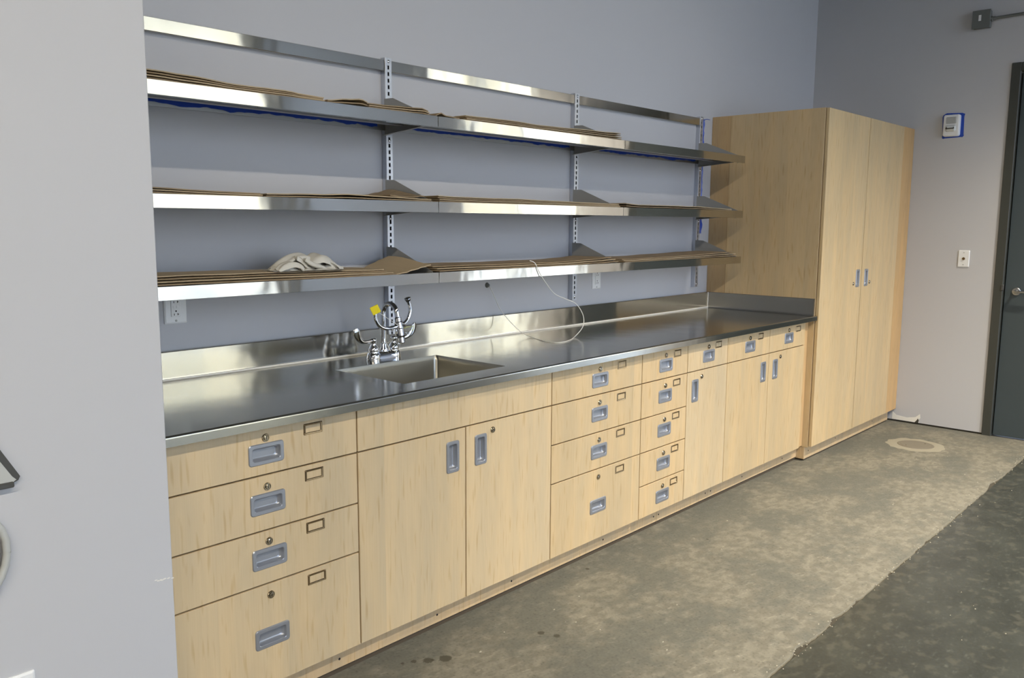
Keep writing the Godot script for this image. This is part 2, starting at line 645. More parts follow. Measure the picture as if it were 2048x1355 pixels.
func pendant(p: Vector3, label: String, glow: Material) -> void:
	var t := thing("pendant_lamp", label, "lamp", p, "dome pendant lamps")
	var st := begin()
	var prof := [[0.05, 0.27], [0.08, 0.26], [0.13, 0.21], [0.19, 0.10], [0.22, 0.0], [0.217, 0.0], [0.187, 0.10], [0.127, 0.207], [0.05, 0.25]]
	lathe(st, p, Vector3.UP, prof, 32)
	put(t, "lamp_shade", done(st), M.alu)
	st = begin()
	lathe(st, p, Vector3.UP, [[0.0, 0.135], [0.04, 0.145], [0.055, 0.18], [0.035, 0.23], [0.02, 0.25]], 20)
	put(t, "bulb", done(st), glow)
	st = begin()
	tube(st, [p + Vector3(0, 0.26, 0), Vector3(p.x, CEIL, p.z)], 0.006, 8)
	put(t, "stem", done(st), M.alu)
	var l := SpotLight3D.new()
	l.name = "pendant_glow"
	t.add_child(l, true)
	l.position = Vector3(0, 0.12, 0)
	l.rotation = Vector3(-PI / 2, 0, 0)
	l.spot_angle = 58.0
	l.spot_range = 30.0
	l.spot_attenuation = 2.0
	l.light_size = 0.05
	l.light_color = Color(1.0, 0.95, 0.87)
	l.light_energy = BAY_ENERGY
	l.shadow_enabled = true

func make_room() -> void:
	shell("wall_back", box_mesh(Vector3(X_WALL - 0.1, 0.0, -0.15), Vector3(X_RIGHT + 0.2, CEIL, 0.0), 0.0), M.paint)
	# the wall that frames the recess on one side, with a scraped spot at its corner
	var wl := setting("wall_left")
	put(wl, "wall_face", box_mesh(Vector3(-7.0, 0.0, -0.15), Vector3(X_WALL, CEIL, Z_WALL), 0.002), M.paint)
	var st := begin()
	var rng := RandomNumberGenerator.new()
	rng.seed = 12
	for i in 9:
		var u := i / 8.0
		var c := Vector3(lerpf(0.884, 0.926, u), lerpf(0.561, 0.5555, u) + rng.randf_range(-0.0016, 0.0016), Z_WALL)
		if i == 5 or i == 7:
			continue
		var poly := PackedVector2Array()
		for k in 6:
			var a := TAU * k / 6.0
			poly.append(Vector2(cos(a) * 0.0042, sin(a) * 0.0016) * rng.randf_range(0.6, 1.3))
		slab(st, poly, 0.0, 0.0012, func(x, y, z): return c + Vector3(x, y, z))
	put(wl, "plaster_chip", done(st), M.gypsum)
	# wall on the door side: doorway and a tall glazed opening beyond the frame
	st = begin()
	var xa := X_RIGHT
	var xb := X_RIGHT + 0.16
	for b in [[0.0, 1.372, 0.012, CEIL], [1.372, 2.42, 2.492, CEIL], [2.42, 2.95, 0.012, CEIL], [2.95, 4.65, 3.3, CEIL], [4.65, 8.2, 0.012, CEIL]]:
		cbox(st, Vector3(xa, b[2], b[0]), Vector3(xb, b[3], b[1]), 0.0)
	var wr := setting("wall_right")
	put(wr, "wall_face", done(st), M.paint)
	st = begin()
	for b in [[-0.02, 1.38], [2.41, 2.95], [4.65, 8.2]]:
		cbox(st, Vector3(xa + 0.013, -0.01, b[0]), Vector3(xb, 0.02, b[1]), 0.0)
	put(wr, "bottom_plate", done(st), M.pit)
	# torn paper face at the foot of that wall
	var tear := PackedVector2Array([Vector2(0.742, 0.072), Vector2(0.770, 0.048), Vector2(0.845, 0.040), Vector2(0.905, 0.052), Vector2(0.936, 0.080), Vector2(0.940, 0.050), Vector2(0.926, 0.034), Vector2(0.934, 0.016), Vector2(0.915, 0.014), Vector2(0.74, 0.014)])
	st = begin()
	slab(st, tear, 0.0, 0.0015, func(u, v, w): return Vector3(X_RIGHT - w, v, u))
	put(wr, "torn_paper", done(st), M.gypsum)
	st = begin()
	slab(st, PackedVector2Array([Vector2(0.902, 0.012), Vector2(0.918, 0.034), Vector2(0.924, 0.046), Vector2(0.931, 0.030), Vector2(0.928, 0.012)]), 0.0015, 0.0028, func(u, v, w): return Vector3(X_RIGHT - w, v, u))
	put(wr, "crumbled_hole", done(st), M.pit)
	# far side of the room, ceiling
	st = begin()
	for b in [[-7.15, 0.2, 0.0, CEIL], [0.2, 6.3, 4.25, CEIL], [6.3, X_RIGHT + 0.16, 0.0, CEIL]]:
		cbox(st, Vector3(b[0], b[2], Z_BACK_ROOM), Vector3(b[1], b[3], Z_BACK_ROOM + 0.16), 0.0)
	shell("wall_front", done(st), M.paint)
	shell("wall_side", box_mesh(Vector3(-7.15, 0.0, 0.8), Vector3(-7.0, CEIL, Z_BACK_ROOM + 0.1), 0.0), M.paint)
	shell("ceiling", box_mesh(Vector3(-7.15, CEIL, -0.15), Vector3(X_RIGHT + 0.2, CEIL + 0.15, Z_BACK_ROOM + 0.2), 0.0), M.ceiling)
	shell("added_shading_beam", box_mesh(Vector3(2.9, 3.38, 0.0), Vector3(3.1, CEIL, Z_BACK_ROOM), 0.004), M.ceiling)  # unseen beam, added to keep strip light off the upper right wall
	# windows opposite the cabinets, and the glazed opening in the door-side wall
	var w1 := setting("window_1")
	var f := begin()
	for x in [0.2, 2.213, 4.227, 6.24]:
		cbox(f, Vector3(x, 0.0, 8.03), Vector3(x + 0.06, 4.25, 8.10), 0.002)
	for y in [0.0, 1.40, 2.80, 4.19]:
		cbox(f, Vector3(0.2, y, 8.032), Vector3(6.3, y + 0.06, 8.098), 0.002)
	put(w1, "window_frame", done(f), M.alu)
	for i in 3:
		for j in 3:
			put(w1, "pane", box_mesh(Vector3(0.26 + i * 2.013, 0.06 + j * 1.40, 8.06), Vector3(2.213 + i * 2.013, 1.40 + j * 1.395, 8.066), 0.0), M.glass)
	var w2 := setting("window_2")
	f = begin()
	for z in [2.95, 3.77, 4.59]:
		cbox(f, Vector3(6.56, 0.0, z), Vector3(6.62, 3.3, z + 0.06), 0.002)
	for y in [0.0, 1.05, 2.15, 3.24]:
		cbox(f, Vector3(6.562, y, 2.95), Vector3(6.618, y + 0.06, 4.65), 0.002)
	put(w2, "window_frame", done(f), M.alu)
	for i in 2:
		for j in 3:
			put(w2, "pane", box_mesh(Vector3(6.587, 0.06 + j * 1.095, 3.01 + i * 0.82), Vector3(6.593, 1.05 + j * 1.095, 3.77 + i * 0.82), 0.0), M.glass)
	# paving outside
	shell("ground", box_mesh(Vector3(-60, -0.3, -60), Vector3(60, -0.2, 60), 0.0), plain(rgb(182, 181, 176), 0.9))
	var across := setting("building_exterior")
	for b in [[11.7, 22.0], [24.2, 44.0]]:
		put(across, "facade", box_mesh(Vector3(b[0], -0.2, 20.0), Vector3(b[1], 9.0, 30.0), 0.02), plain(rgb(216, 209, 186), 0.9))

func make_floor() -> void:
	var rng := RandomNumberGenerator.new()
	rng.seed = 77
	var n := noise(61, 1.0, 3)
	var fl := setting("floor")
	# edge of the pale strip: ragged, with a few broken-out bites
	var steps := 300
	var edge := []
	var lip := []
	for i in steps + 1:
		var x: float = lerpf(-7.0, X_RIGHT, i / float(steps)) if i < 40 else lerpf(0.6, X_RIGHT, (i - 40) / float(steps - 40))
		if i < 40:
			x = lerpf(-7.0, 0.6, i / 40.0)
		var z := 1.708 + n.get_noise_2d(x * 5.0, 0.0) * 0.006 + n.get_noise_2d(x * 40.0, 5.0) * 0.004
		for bite in [[2.72, 0.05, 0.022], [3.02, 0.04, 0.014], [3.24, 0.02, 0.01], [5.30, 0.10, 0.018], [4.1, 0.03, 0.010], [3.6, 0.02, 0.008]]:
			var d: float = (x - bite[0]) / bite[1]
			z -= bite[2] * exp(-d * d)
		edge.append(Vector2(x, z))
		lip.append(Vector2(x, 1.716 + n.get_noise_2d(x * 14.0, 9.0) * 0.003))
	var st := begin()
	for i in steps:
		var a: Vector2 = edge[i]
		var b: Vector2 = edge[i + 1]
		var q := [Vector3(a.x, 0, -0.1), Vector3(b.x, 0, -0.1), Vector3(b.x, 0, b.y), Vector3(a.x, 0, a.y)]
		for k in [0, 1, 2, 0, 2, 3]:
			st.set_smooth_group(-1)
			st.set_uv(Vector2((q[k].x - 0.9) / 5.7, (q[k].z - 0.5) / 1.25))
			st.add_vertex(q[k])
	put(fl, "pale_slab", done(st), M.pale)
	st = begin()
	for i in steps:
		var a: Vector2 = edge[i]
		var b: Vector2 = edge[i + 1]
		quad(st, Vector3(a.x, 0, a.y), Vector3(b.x, 0, b.y), Vector3(b.x, -0.02, b.y + 0.003), Vector3(a.x, -0.02, a.y + 0.003), Vector3(0, 0, 1))
	put(fl, "broken_edge", done(st), M.rubble)
	put(fl, "joint_bed", box_mesh(Vector3(-7.0, -0.2, -0.1), Vector3(X_RIGHT, -0.010, Z_BACK_ROOM), 0.0), M.pit)
	st = begin()
	for i in steps:
		var a: Vector2 = lip[i]
		var b: Vector2 = lip[i + 1]
		var q := [Vector3(a.x, -0.003, a.y), Vector3(b.x, -0.003, b.y), Vector3(b.x, -0.003, Z_BACK_ROOM), Vector3(a.x, -0.003, Z_BACK_ROOM)]
		for k in [0, 1, 2, 0, 2, 3]:
			st.set_smooth_group(-1)
			st.set_uv(Vector2((q[k].x - 0.7) / 6.0, (q[k].z - 1.6) / 2.0))
			st.add_vertex(q[k])
		quad(st, q[0], q[1], q[1] + Vector3(0, -0.01, 0), q[0] + Vector3(0, -0.01, 0), Vector3(0, 0, -1))
	put(fl, "dark_slab", done(st), M.dark)
	# threshold floor under the doorway
	put(fl, "threshold", box_mesh(Vector3(X_RIGHT, -0.1, 1.37), Vector3(X_RIGHT + 0.3, -0.004, 4.7), 0.0), M.pit)
	# crumbs of broken concrete
	st = begin()
	for i in 300:
		var on_edge := i < 180
		var x := rng.randf_range(1.6, 6.4)
		var z := (1.706 + rng.randfn(0.0, 0.012)) if on_edge else rng.randf_range(0.85, 2.6)
		var y := 0.0 if z < 1.705 else -0.003
		var s := rng.randf_range(0.0012, 0.0032) if on_edge else rng.randf_range(0.001, 0.0036)
		var c := Vector3(x, y + s * 0.3, z)
		var l := []
		for k in 2:
			l.append(PackedVector3Array())
		for k in 5:
			var t := TAU * k / 5.0 + x
			l[0].append(c + Vector3(cos(t) * s * rng.randf_range(0.9, 2.0), -s * 0.3, sin(t) * s * rng.randf_range(0.8, 1.3)))
			l[1].append(c + Vector3(cos(t) * s * 0.6, s * rng.randf_range(0.3, 0.7), sin(t) * s * 0.6))
		loft(st, l, -1, false, true)
	var crumbs := put(self, "concrete_crumbs", done(st), plain(rgb(164, 159, 142), 0.9))
	crumbs.set_meta("label", "pale concrete crumbs scattered along the floor joint")
	crumbs.set_meta("category", "crumbs")
	crumbs.set_meta("kind", "stuff")
	# cleanout cover set in a ring of patched cement
	var c := Vector3(5.885, 0.0, 1.105)
	var t := thing("floor_cleanout", "round floor cleanout cover in a pale cement ring by the tall cabinet", "floor cover", c)
	st = begin()
	var outer := PackedVector3Array()
	var inner := PackedVector3Array()
	var low := PackedVector3Array()
	for i in 40:
		var a := TAU * i / 40.0
		var r := 0.178 * (1.0 + n.get_noise_2d(cos(a) * 1.6, sin(a) * 1.6) * 0.16)
		low.append(c + Vector3(cos(a) * r, 0.0002, sin(a) * r))
		outer.append(c + Vector3(cos(a) * (r - 0.012), 0.0022, sin(a) * (r - 0.012)))
		inner.append(c + Vector3(cos(a) * 0.113, 0.0024, sin(a) * 0.113))
	for pair in [[low, outer], [outer, inner]]:
		for i in 40:
			var j := (i + 1) % 40
			quad(st, pair[0][i], pair[0][j], pair[1][j], pair[1][i], Vector3.UP, 0)
	put(t, "cement_ring", done(st), plain(rgb(146, 141, 124), 0.9))
	st = begin()
	lathe(st, c, Vector3.UP, [[0.112, 0.0002], [0.112, 0.0030], [0.108, 0.0042], [0.100, 0.0042], [0.098, 0.0034], [0.094, 0.0034], [0.092, 0.0044], [0.0, 0.0044]], 36, -1)
	put(t, "cover_plate", done(st), plain(rgb(128, 122, 108), 0.6, 0.3))
	for i in 2:
		put(t, "cover_screw", screw_mesh, M.brass, c + Vector3(cos(0.6 + PI * i), 0, sin(0.6 + PI * i)) * 0.074 + Vector3(0, 0.0045, 0), Basis(Vector3.RIGHT, -PI / 2))

func make_entry_door() -> void:
	var d := setting("door_1", Vector3(X_RIGHT, 0, 1.351))
	var st := begin()
	var x0 := X_RIGHT - 0.012
	cbox(st, Vector3(x0, -0.002, 1.351), Vector3(X_RIGHT + 0.12, 2.53, 1.408), 0.003)
	cbox(st, Vector3(x0, -0.002, 2.382), Vector3(X_RIGHT + 0.12, 2.53, 2.44), 0.003)
	cbox(st, Vector3(x0, 2.472, 1.408), Vector3(X_RIGHT + 0.12, 2.53, 2.382), 0.003)
	cbox(st, Vector3(X_RIGHT + 0.075, 0.0, 1.408), Vector3(X_RIGHT + 0.095, 2.472, 1.424), 0.001)
	put(d, "door_frame", done(st), M.frame)
	var xl := X_RIGHT + 0.022
	var leaf := put(d, "door_leaf", box_mesh(Vector3(xl, 0.006, 1.414), Vector3(xl + 0.045, 2.466, 2.376), 0.002), M.door)
	var c := Vector3(xl, 1.016, 1.484)
	st = begin()
	lathe(st, c, Vector3.LEFT, [[0.027, 0.0], [0.027, 0.006], [0.024, 0.009], [0.012, 0.010], [0.010, 0.045], [0.0, 0.047]], 24, -1)
	tube(st, smooth_path([c + Vector3(-0.040, 0, -0.006), c + Vector3(-0.044, 0, 0.01), c + Vector3(-0.046, 0.001, 0.05), c + Vector3(-0.046, 0.0, 0.115)], 5), 0.0085, 10)
	put(leaf, "lever_handle", done(st), M.rose)
	st = begin()
	cbox(st, Vector3(X_RIGHT - 0.018, 1.020, 1.396), Vector3(X_RIGHT + 0.01, 1.060, 1.412), 0.003)
	put(d, "strike_lip", done(st), M.tool_dark)

# rows: y of pull, lock and card holder for a drawer stack
func drawers(t: Node3D, x0: float, x1: float, px: float, lx: float, rows: Array, mat: Material) -> void:
	for r in rows:
		var y0: float = r[0]
		var y1: float = r[1]
		front(t, "drawer", Rect2(x0, y0, x1 - x0, y1 - y0), Z_DOOR, mat, Vector2(px, r[2]), false, Vector2(px - 0.001, r[3]), Vector2(lx, r[4]))

func make_base_cabinets() -> void:
	var s := SEAMS
	var zc := Z_DOOR - 0.040
	var top4 := [[s[1], s[0], 0.802, 0.848, 0.848], [s[2], s[1], 0.655, 0.704, 0.706], [s[3], s[2], 0.491, 0.540, 0.543], [s[5], s[3], 0.248, 0.376, 0.378]]
	var m := maple_for(0.931, 0.644, 0.1)
	var t := thing("drawer_cabinet", "maple base cabinet of four wide drawers against the grey wall corner", "cabinet", Vector3(1.253, 0.0, 0.36))
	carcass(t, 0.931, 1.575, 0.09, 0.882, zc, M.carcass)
	drawers(t, 0.931, 1.575, 1.254, 1.413, top4, m)
	# sink cabinet
	m = maple_for(1.575, 0.956, 0.75)
	t = thing("sink_cabinet", "maple base cabinet with two doors and a plain apron under the sink", "cabinet", Vector3(2.053, 0.0, 0.36))
	var st := begin()
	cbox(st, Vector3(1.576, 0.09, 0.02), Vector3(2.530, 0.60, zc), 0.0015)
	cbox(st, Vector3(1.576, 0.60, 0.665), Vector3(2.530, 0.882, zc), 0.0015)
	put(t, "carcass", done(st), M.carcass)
	front(t, "apron_panel", Rect2(1.575, s[1], 0.956, s[0] - s[1]), Z_DOOR, m)
	front(t, "door", Rect2(1.575, s[5], 0.478, s[1] - s[5]), Z_DOOR, m, Vector2(1.988, 0.641), true)
	front(t, "door", Rect2(2.053, s[5], 0.478, s[1] - s[5]), Z_DOOR, m, Vector2(2.128, 0.641), true, Vector2(2.191, 0.703))
	# four drawers
	m = maple_for(2.531, 0.637, 0.35, rgb(255, 252, 246))
	t = thing("drawer_cabinet", "maple base cabinet of four wide drawers beside the sink cabinet", "cabinet", Vector3(2.85, 0.0, 0.36))
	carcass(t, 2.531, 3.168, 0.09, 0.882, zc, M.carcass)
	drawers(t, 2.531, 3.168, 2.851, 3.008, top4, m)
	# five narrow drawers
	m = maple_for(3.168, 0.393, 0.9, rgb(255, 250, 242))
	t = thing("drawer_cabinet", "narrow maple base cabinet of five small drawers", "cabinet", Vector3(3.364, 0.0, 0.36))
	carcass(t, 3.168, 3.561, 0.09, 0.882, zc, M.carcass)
	var five := [[s[1], s[0], 0.803, 0.849, 0.848], [s[2], s[1], 0.656, 0.705, 0.707], [s[3], s[2], 0.493, 0.542, 0.545], [s[4], s[3], 0.330, 0.379, 0.382], [s[5], s[4], 0.169, 0.217, 0.218]]
	drawers(t, 3.168, 3.561, 3.366, 3.465, five, m)
	# drawer over one door
	m = maple_for(3.561, 0.398, 0.2)
	t = thing("door_cabinet", "narrow maple base cabinet with one drawer over one door", "cabinet", Vector3(3.76, 0.0, 0.36))
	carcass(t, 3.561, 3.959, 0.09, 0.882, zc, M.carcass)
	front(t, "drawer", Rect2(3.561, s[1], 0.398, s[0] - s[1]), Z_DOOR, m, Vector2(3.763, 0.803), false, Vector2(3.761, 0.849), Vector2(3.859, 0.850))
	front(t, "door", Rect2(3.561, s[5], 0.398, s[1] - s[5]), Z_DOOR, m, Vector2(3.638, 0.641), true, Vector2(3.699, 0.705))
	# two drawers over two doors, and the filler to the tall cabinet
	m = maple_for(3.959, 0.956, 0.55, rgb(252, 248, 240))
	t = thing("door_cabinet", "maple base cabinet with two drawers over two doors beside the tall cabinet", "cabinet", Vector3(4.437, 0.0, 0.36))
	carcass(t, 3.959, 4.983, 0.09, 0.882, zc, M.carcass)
	front(t, "drawer", Rect2(3.959, s[1], 0.482, s[0] - s[1]), Z_DOOR, m, Vector2(4.207, 0.803), false, Vector2(4.204, 0.849), Vector2(4.326, 0.848))
	front(t, "drawer", Rect2(4.441, s[1], 0.472, s[0] - s[1]), Z_DOOR, m, Vector2(4.689, 0.803), false, Vector2(4.686, 0.849), Vector2(4.811, 0.847))
	front(t, "door", Rect2(3.959, s[5], 0.482, s[1] - s[5]), Z_DOOR, m, Vector2(4.374, 0.642), true)
	front(t, "door", Rect2(4.441, s[5], 0.472, s[1] - s[5]), Z_DOOR, m, Vector2(4.523, 0.640), true, Vector2(4.585, 0.705))
	put(t, "filler_strip", box_mesh(Vector3(4.915, 0.097, 0.69), Vector3(4.983, 0.880, 0.708), 0.001), maple_for(4.9, 0.1, 0.05, rgb(248, 232, 212)))
	# toe kicks: two long boards with screws, each standing on a dark sleeper
	for b in [[0.931, 3.395, "long pale toe kick board under the sink and drawer cabinets", [1.521, 1.95, 2.349, 2.958, 3.369]], [3.397, 4.983, "pale toe kick board under the door cabinets", [3.413, 3.863, 3.917, 4.269, 4.781]]]:
		t = thing("toe_kick", b[2], "toe kick", Vector3((b[0] + b[1]) / 2, 0, 0.66))
		var k := put(t, "kick_board", box_mesh(Vector3(b[0], 0.020, 0.657), Vector3(b[1], 0.089, 0.675), 0.001), M.kick)
		put(t, "sleeper", box_mesh(Vector3(b[0], 0.0, 0.60), Vector3(b[1], 0.020, 0.668), 0.001), M.sleeper)
		for x in b[3]:
			put(k, "screw", screw_mesh, M.slot, Vector3(x, 0.050, 0.675))

func make_tall_cabinet() -> void:
	var t := thing("tall_cabinet", "tall maple storage cabinet with two full-height doors in the corner", "cabinet", Vector3(5.75, 0, 0.38))
	var m := maple_for(4.984, 1.31, 0.3, rgb(255, 251, 242))
	var side := maple_for(0.0, 0.76, 0.62, rgb(255, 252, 246))
	var zf := Z_TALL
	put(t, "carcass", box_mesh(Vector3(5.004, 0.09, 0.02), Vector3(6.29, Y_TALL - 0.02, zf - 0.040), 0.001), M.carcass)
	put(t, "side_panel", box_mesh(Vector3(X_TALL, 0.09, 0.135), Vector3(X_TALL + 0.019, Y_TALL, zf - 0.023), 0.001), side)
	put(t, "scribe_strip", box_mesh(Vector3(X_TALL + 0.0015, 0.09, 0.001), Vector3(X_TALL + 0.019, Y_TALL, 0.134), 0.001), maple_for(0.0, 0.76, 0.1, rgb(240, 230, 216)))
	put(t, "top_panel", box_mesh(Vector3(X_TALL + 0.020, Y_TALL - 0.019, 0.001), Vector3(6.514, Y_TALL, zf - 0.023), 0.001), side)
	front(t, "door", Rect2(X_TALL + 0.001, SEAMS[5], 0.6592, Y_TALL - SEAMS[5]), zf, m, Vector2(5.579, 1.115), true, Vector2(5.510, 1.082))
	front(t, "door", Rect2(5.6478, SEAMS[5], 0.6442, Y_TALL - SEAMS[5]), zf, m, Vector2(5.727, 1.114), true, Vector2(5.792, 1.081))
	put(t, "filler_strip", box_mesh(Vector3(6.294, SEAMS[5], zf - 0.030), Vector3(6.515, Y_TALL, zf - 0.004), 0.001), maple_for(6.2, 0.3, 0.15, rgb(250, 230, 202)))
	var k := put(t, "kick_board", box_mesh(Vector3(4.986, 0.012, 0.704), Vector3(6.47, 0.089, 0.722), 0.001), M.kick)
	put(t, "kick_return", box_mesh(Vector3(4.986, 0.012, 0.60), Vector3(5.002, 0.089, 0.7035), 0.001), M.kick)
	put(t, "sleeper", box_mesh(Vector3(5.004, 0.0, 0.60), Vector3(6.46, 0.012, 0.716), 0.001), M.sleeper)
	for x in [5.05, 5.48, 6.15]:
		put(k, "screw", screw_mesh, M.slot, Vector3(x, 0.055, 0.722))

# ---------------------------------------------------------------- worktop
func make_worktop() -> void:
	var x0 := 0.9295
	var x1 := X_TALL - 0.001
	var t := thing("worktop", "long stainless steel worktop with backsplash and a welded sink", "worktop", Vector3((x0 + x1) / 2, Y_EDGE, 0.38))
	var sx0 := 1.832
	var sx1 := 2.340
	var sz0 := 0.252
	var sz1 := 0.646
	var cove := 0.010
	var zs := 0.022
	# top sheet with rounded nose and turned-down front, open at the sink
	var st := begin()
	var xr := x1 - 0.016 - cove
	var cut := func(xa: float, xb: float, za: float, zb: float) -> void:
		quad(st, Vector3(xa, Y_TOP, za), Vector3(xb, Y_TOP, za), Vector3(xb, Y_TOP, zb), Vector3(xa, Y_TOP, zb), Vector3.UP, 1)
	var zn := Z_TOP - 0.007
	cut.call(x0, sx0, zs + cove, zn)
	cut.call(sx1, xr, zs + cove, zn)
	cut.call(sx0, sx1, zs + cove, sz0)
	cut.call(sx0, sx1, sz1, zn)
	cut.call(xr, x1, sz1 + 0.095, zn)
	var nose := [Vector2(zn, Y_TOP)]
	for i in 5:
		var a := PI / 2 * i / 4.0
		nose.append(Vector2(zn + sin(a) * 0.007, Y_TOP - 0.007 + cos(a) * 0.007))
	nose.append(Vector2(Z_TOP, Y_EDGE + 0.001))
	nose.append(Vector2(Z_TOP - 0.002, Y_EDGE))
	nose.append(Vector2(Z_TOP - 0.022, Y_EDGE))
	for i in nose.size() - 1:
		var a: Vector2 = nose[i]
		var b: Vector2 = nose[i + 1]
		quad(st, Vector3(x0, a.y, a.x), Vector3(x1, a.y, a.x), Vector3(x1, b.y, b.x), Vector3(x0, b.y, b.x), Vector3(0, 0.3, 1) if i < 7 else Vector3.DOWN, 0 if i in [1, 2, 3, 4] else -1)
	quad(st, Vector3(x0, Y_EDGE + 0.0005, 0.001), Vector3(x1, Y_EDGE + 0.0005, 0.001), Vector3(x1, Y_EDGE + 0.0005, 0.02), Vector3(x0, Y_EDGE + 0.0005, 0.02), Vector3.DOWN)
	put(t, "top_sheet", done(st), M.steel_top)
	# backsplash with coved foot and rounded top
	st = begin()
	var prof := []
	for i in 6:
		var a := PI / 2 * i / 5.0
		prof.append(Vector2(zs + cove - sin(a) * cove, Y_TOP + cove - cos(a) * cove))
	var ys := 1.0156
	prof.append(Vector2(zs, ys - 0.003))
	prof.append(Vector2(zs - 0.0015, ys - 0.0007))
	prof.append(Vector2(zs - 0.004, ys))
	prof.append(Vector2(0.0005, ys))
	for i in prof.size() - 1:
		var a: Vector2 = prof[i]
		var b: Vector2 = prof[i + 1]
		quad(st, Vector3(x0, a.y, a.x), Vector3(xr + cove, a.y, a.x), Vector3(xr + cove, b.y, b.x), Vector3(x0, b.y, b.x), Vector3(0, 0.6, 1), 0 if i < 5 or i > 5 else 2)
	put(t, "backsplash", done(st), M.steel)
	# end splash against the tall cabinet
	st = begin()
	var xs := x1 - 0.016
	var prof2 := []
	for p in prof:
		prof2.append(Vector2(xs - (p.x - zs), p.y))
	for i in prof2.size() - 1:
		var a: Vector2 = prof2[i]
		var b: Vector2 = prof2[i + 1]
		quad(st, Vector3(a.x, a.y, zs), Vector3(a.x, a.y, 0.741), Vector3(b.x, b.y, 0.741), Vector3(b.x, b.y, zs), Vector3(-1, 0.6, 0), 0 if i < 5 or i > 5 else 2)
	var cap := PackedVector2Array([Vector2(xs, Y_TOP), Vector2(x1, Y_TOP), Vector2(x1, ys), Vector2(xs + 0.004, ys), Vector2(xs, ys - 0.003)])
	slab(st, cap, 0.739, 0.741, func(u, v, w): return Vector3(u, v, w))
	put(t, "end_splash", done(st), M.steel_dull)
	# bead of sealant where the sheets meet
	st = begin()
	tube(st, [Vector3(x0, Y_TOP + 0.0035, zs + 0.006), Vector3(xs - 0.006, Y_TOP + 0.0035, zs + 0.006)], 0.0042, 8)
	tube(st, [Vector3(xs - 0.003, Y_TOP + 0.004, zs + 0.003), Vector3(xs - 0.003, ys - 0.001, zs + 0.003)], 0.0034, 8)
	put(t, "sealant_bead", done(st), M.sealant)
	# sink: rounded walls falling to a dished floor with a drain
	st = begin()
	var cx := (sx0 + sx1) / 2
	var cz := (sz0 + sz1) / 2
	var w := sx1 - sx0
	var h := sz1 - sz0
	var loops := []
	for l in [[0.0, 0.0, 0.0015], [0.001, -0.004, 0.012], [0.003, -0.02, 0.018], [0.010, -0.225, 0.020], [0.018, -0.243, 0.022], [0.036, -0.250, 0.026]]:
		var lp := PackedVector3Array()
		for q in rrect(w - l[0] * 2, h - l[0] * 2, l[2], 0.0, 6):
			lp.append(Vector3(cx + q.x, Y_TOP + l[1], cz + q.y))
		loops.append(lp)
	loft(st, loops, 3, false, false, true)
	var last: PackedVector3Array = loops[-1]
	for i in last.size():
		tri(st, Vector3(cx, Y_TOP - 0.258, cz), last[i], last[(i + 1) % last.size()], Vector3.UP, 3)
	var basin := put(t, "sink_basin", done(st), M.basin)
	st = begin()
	lathe(st, Vector3(cx, Y_TOP - 0.2585, cz), Vector3.UP, [[0.058, 0.001], [0.056, 0.005], [0.042, 0.003], [0.038, 0.0015], [0.0, 0.0012]], 24, -1)
	put(basin, "drain", done(st), M.nickel)

# ---------------------------------------------------------------- wall shelving
func bay_words(i: int) -> String:
	return ["above the faucet", "between two uprights above the wire", "beside the tall cabinet"][i]

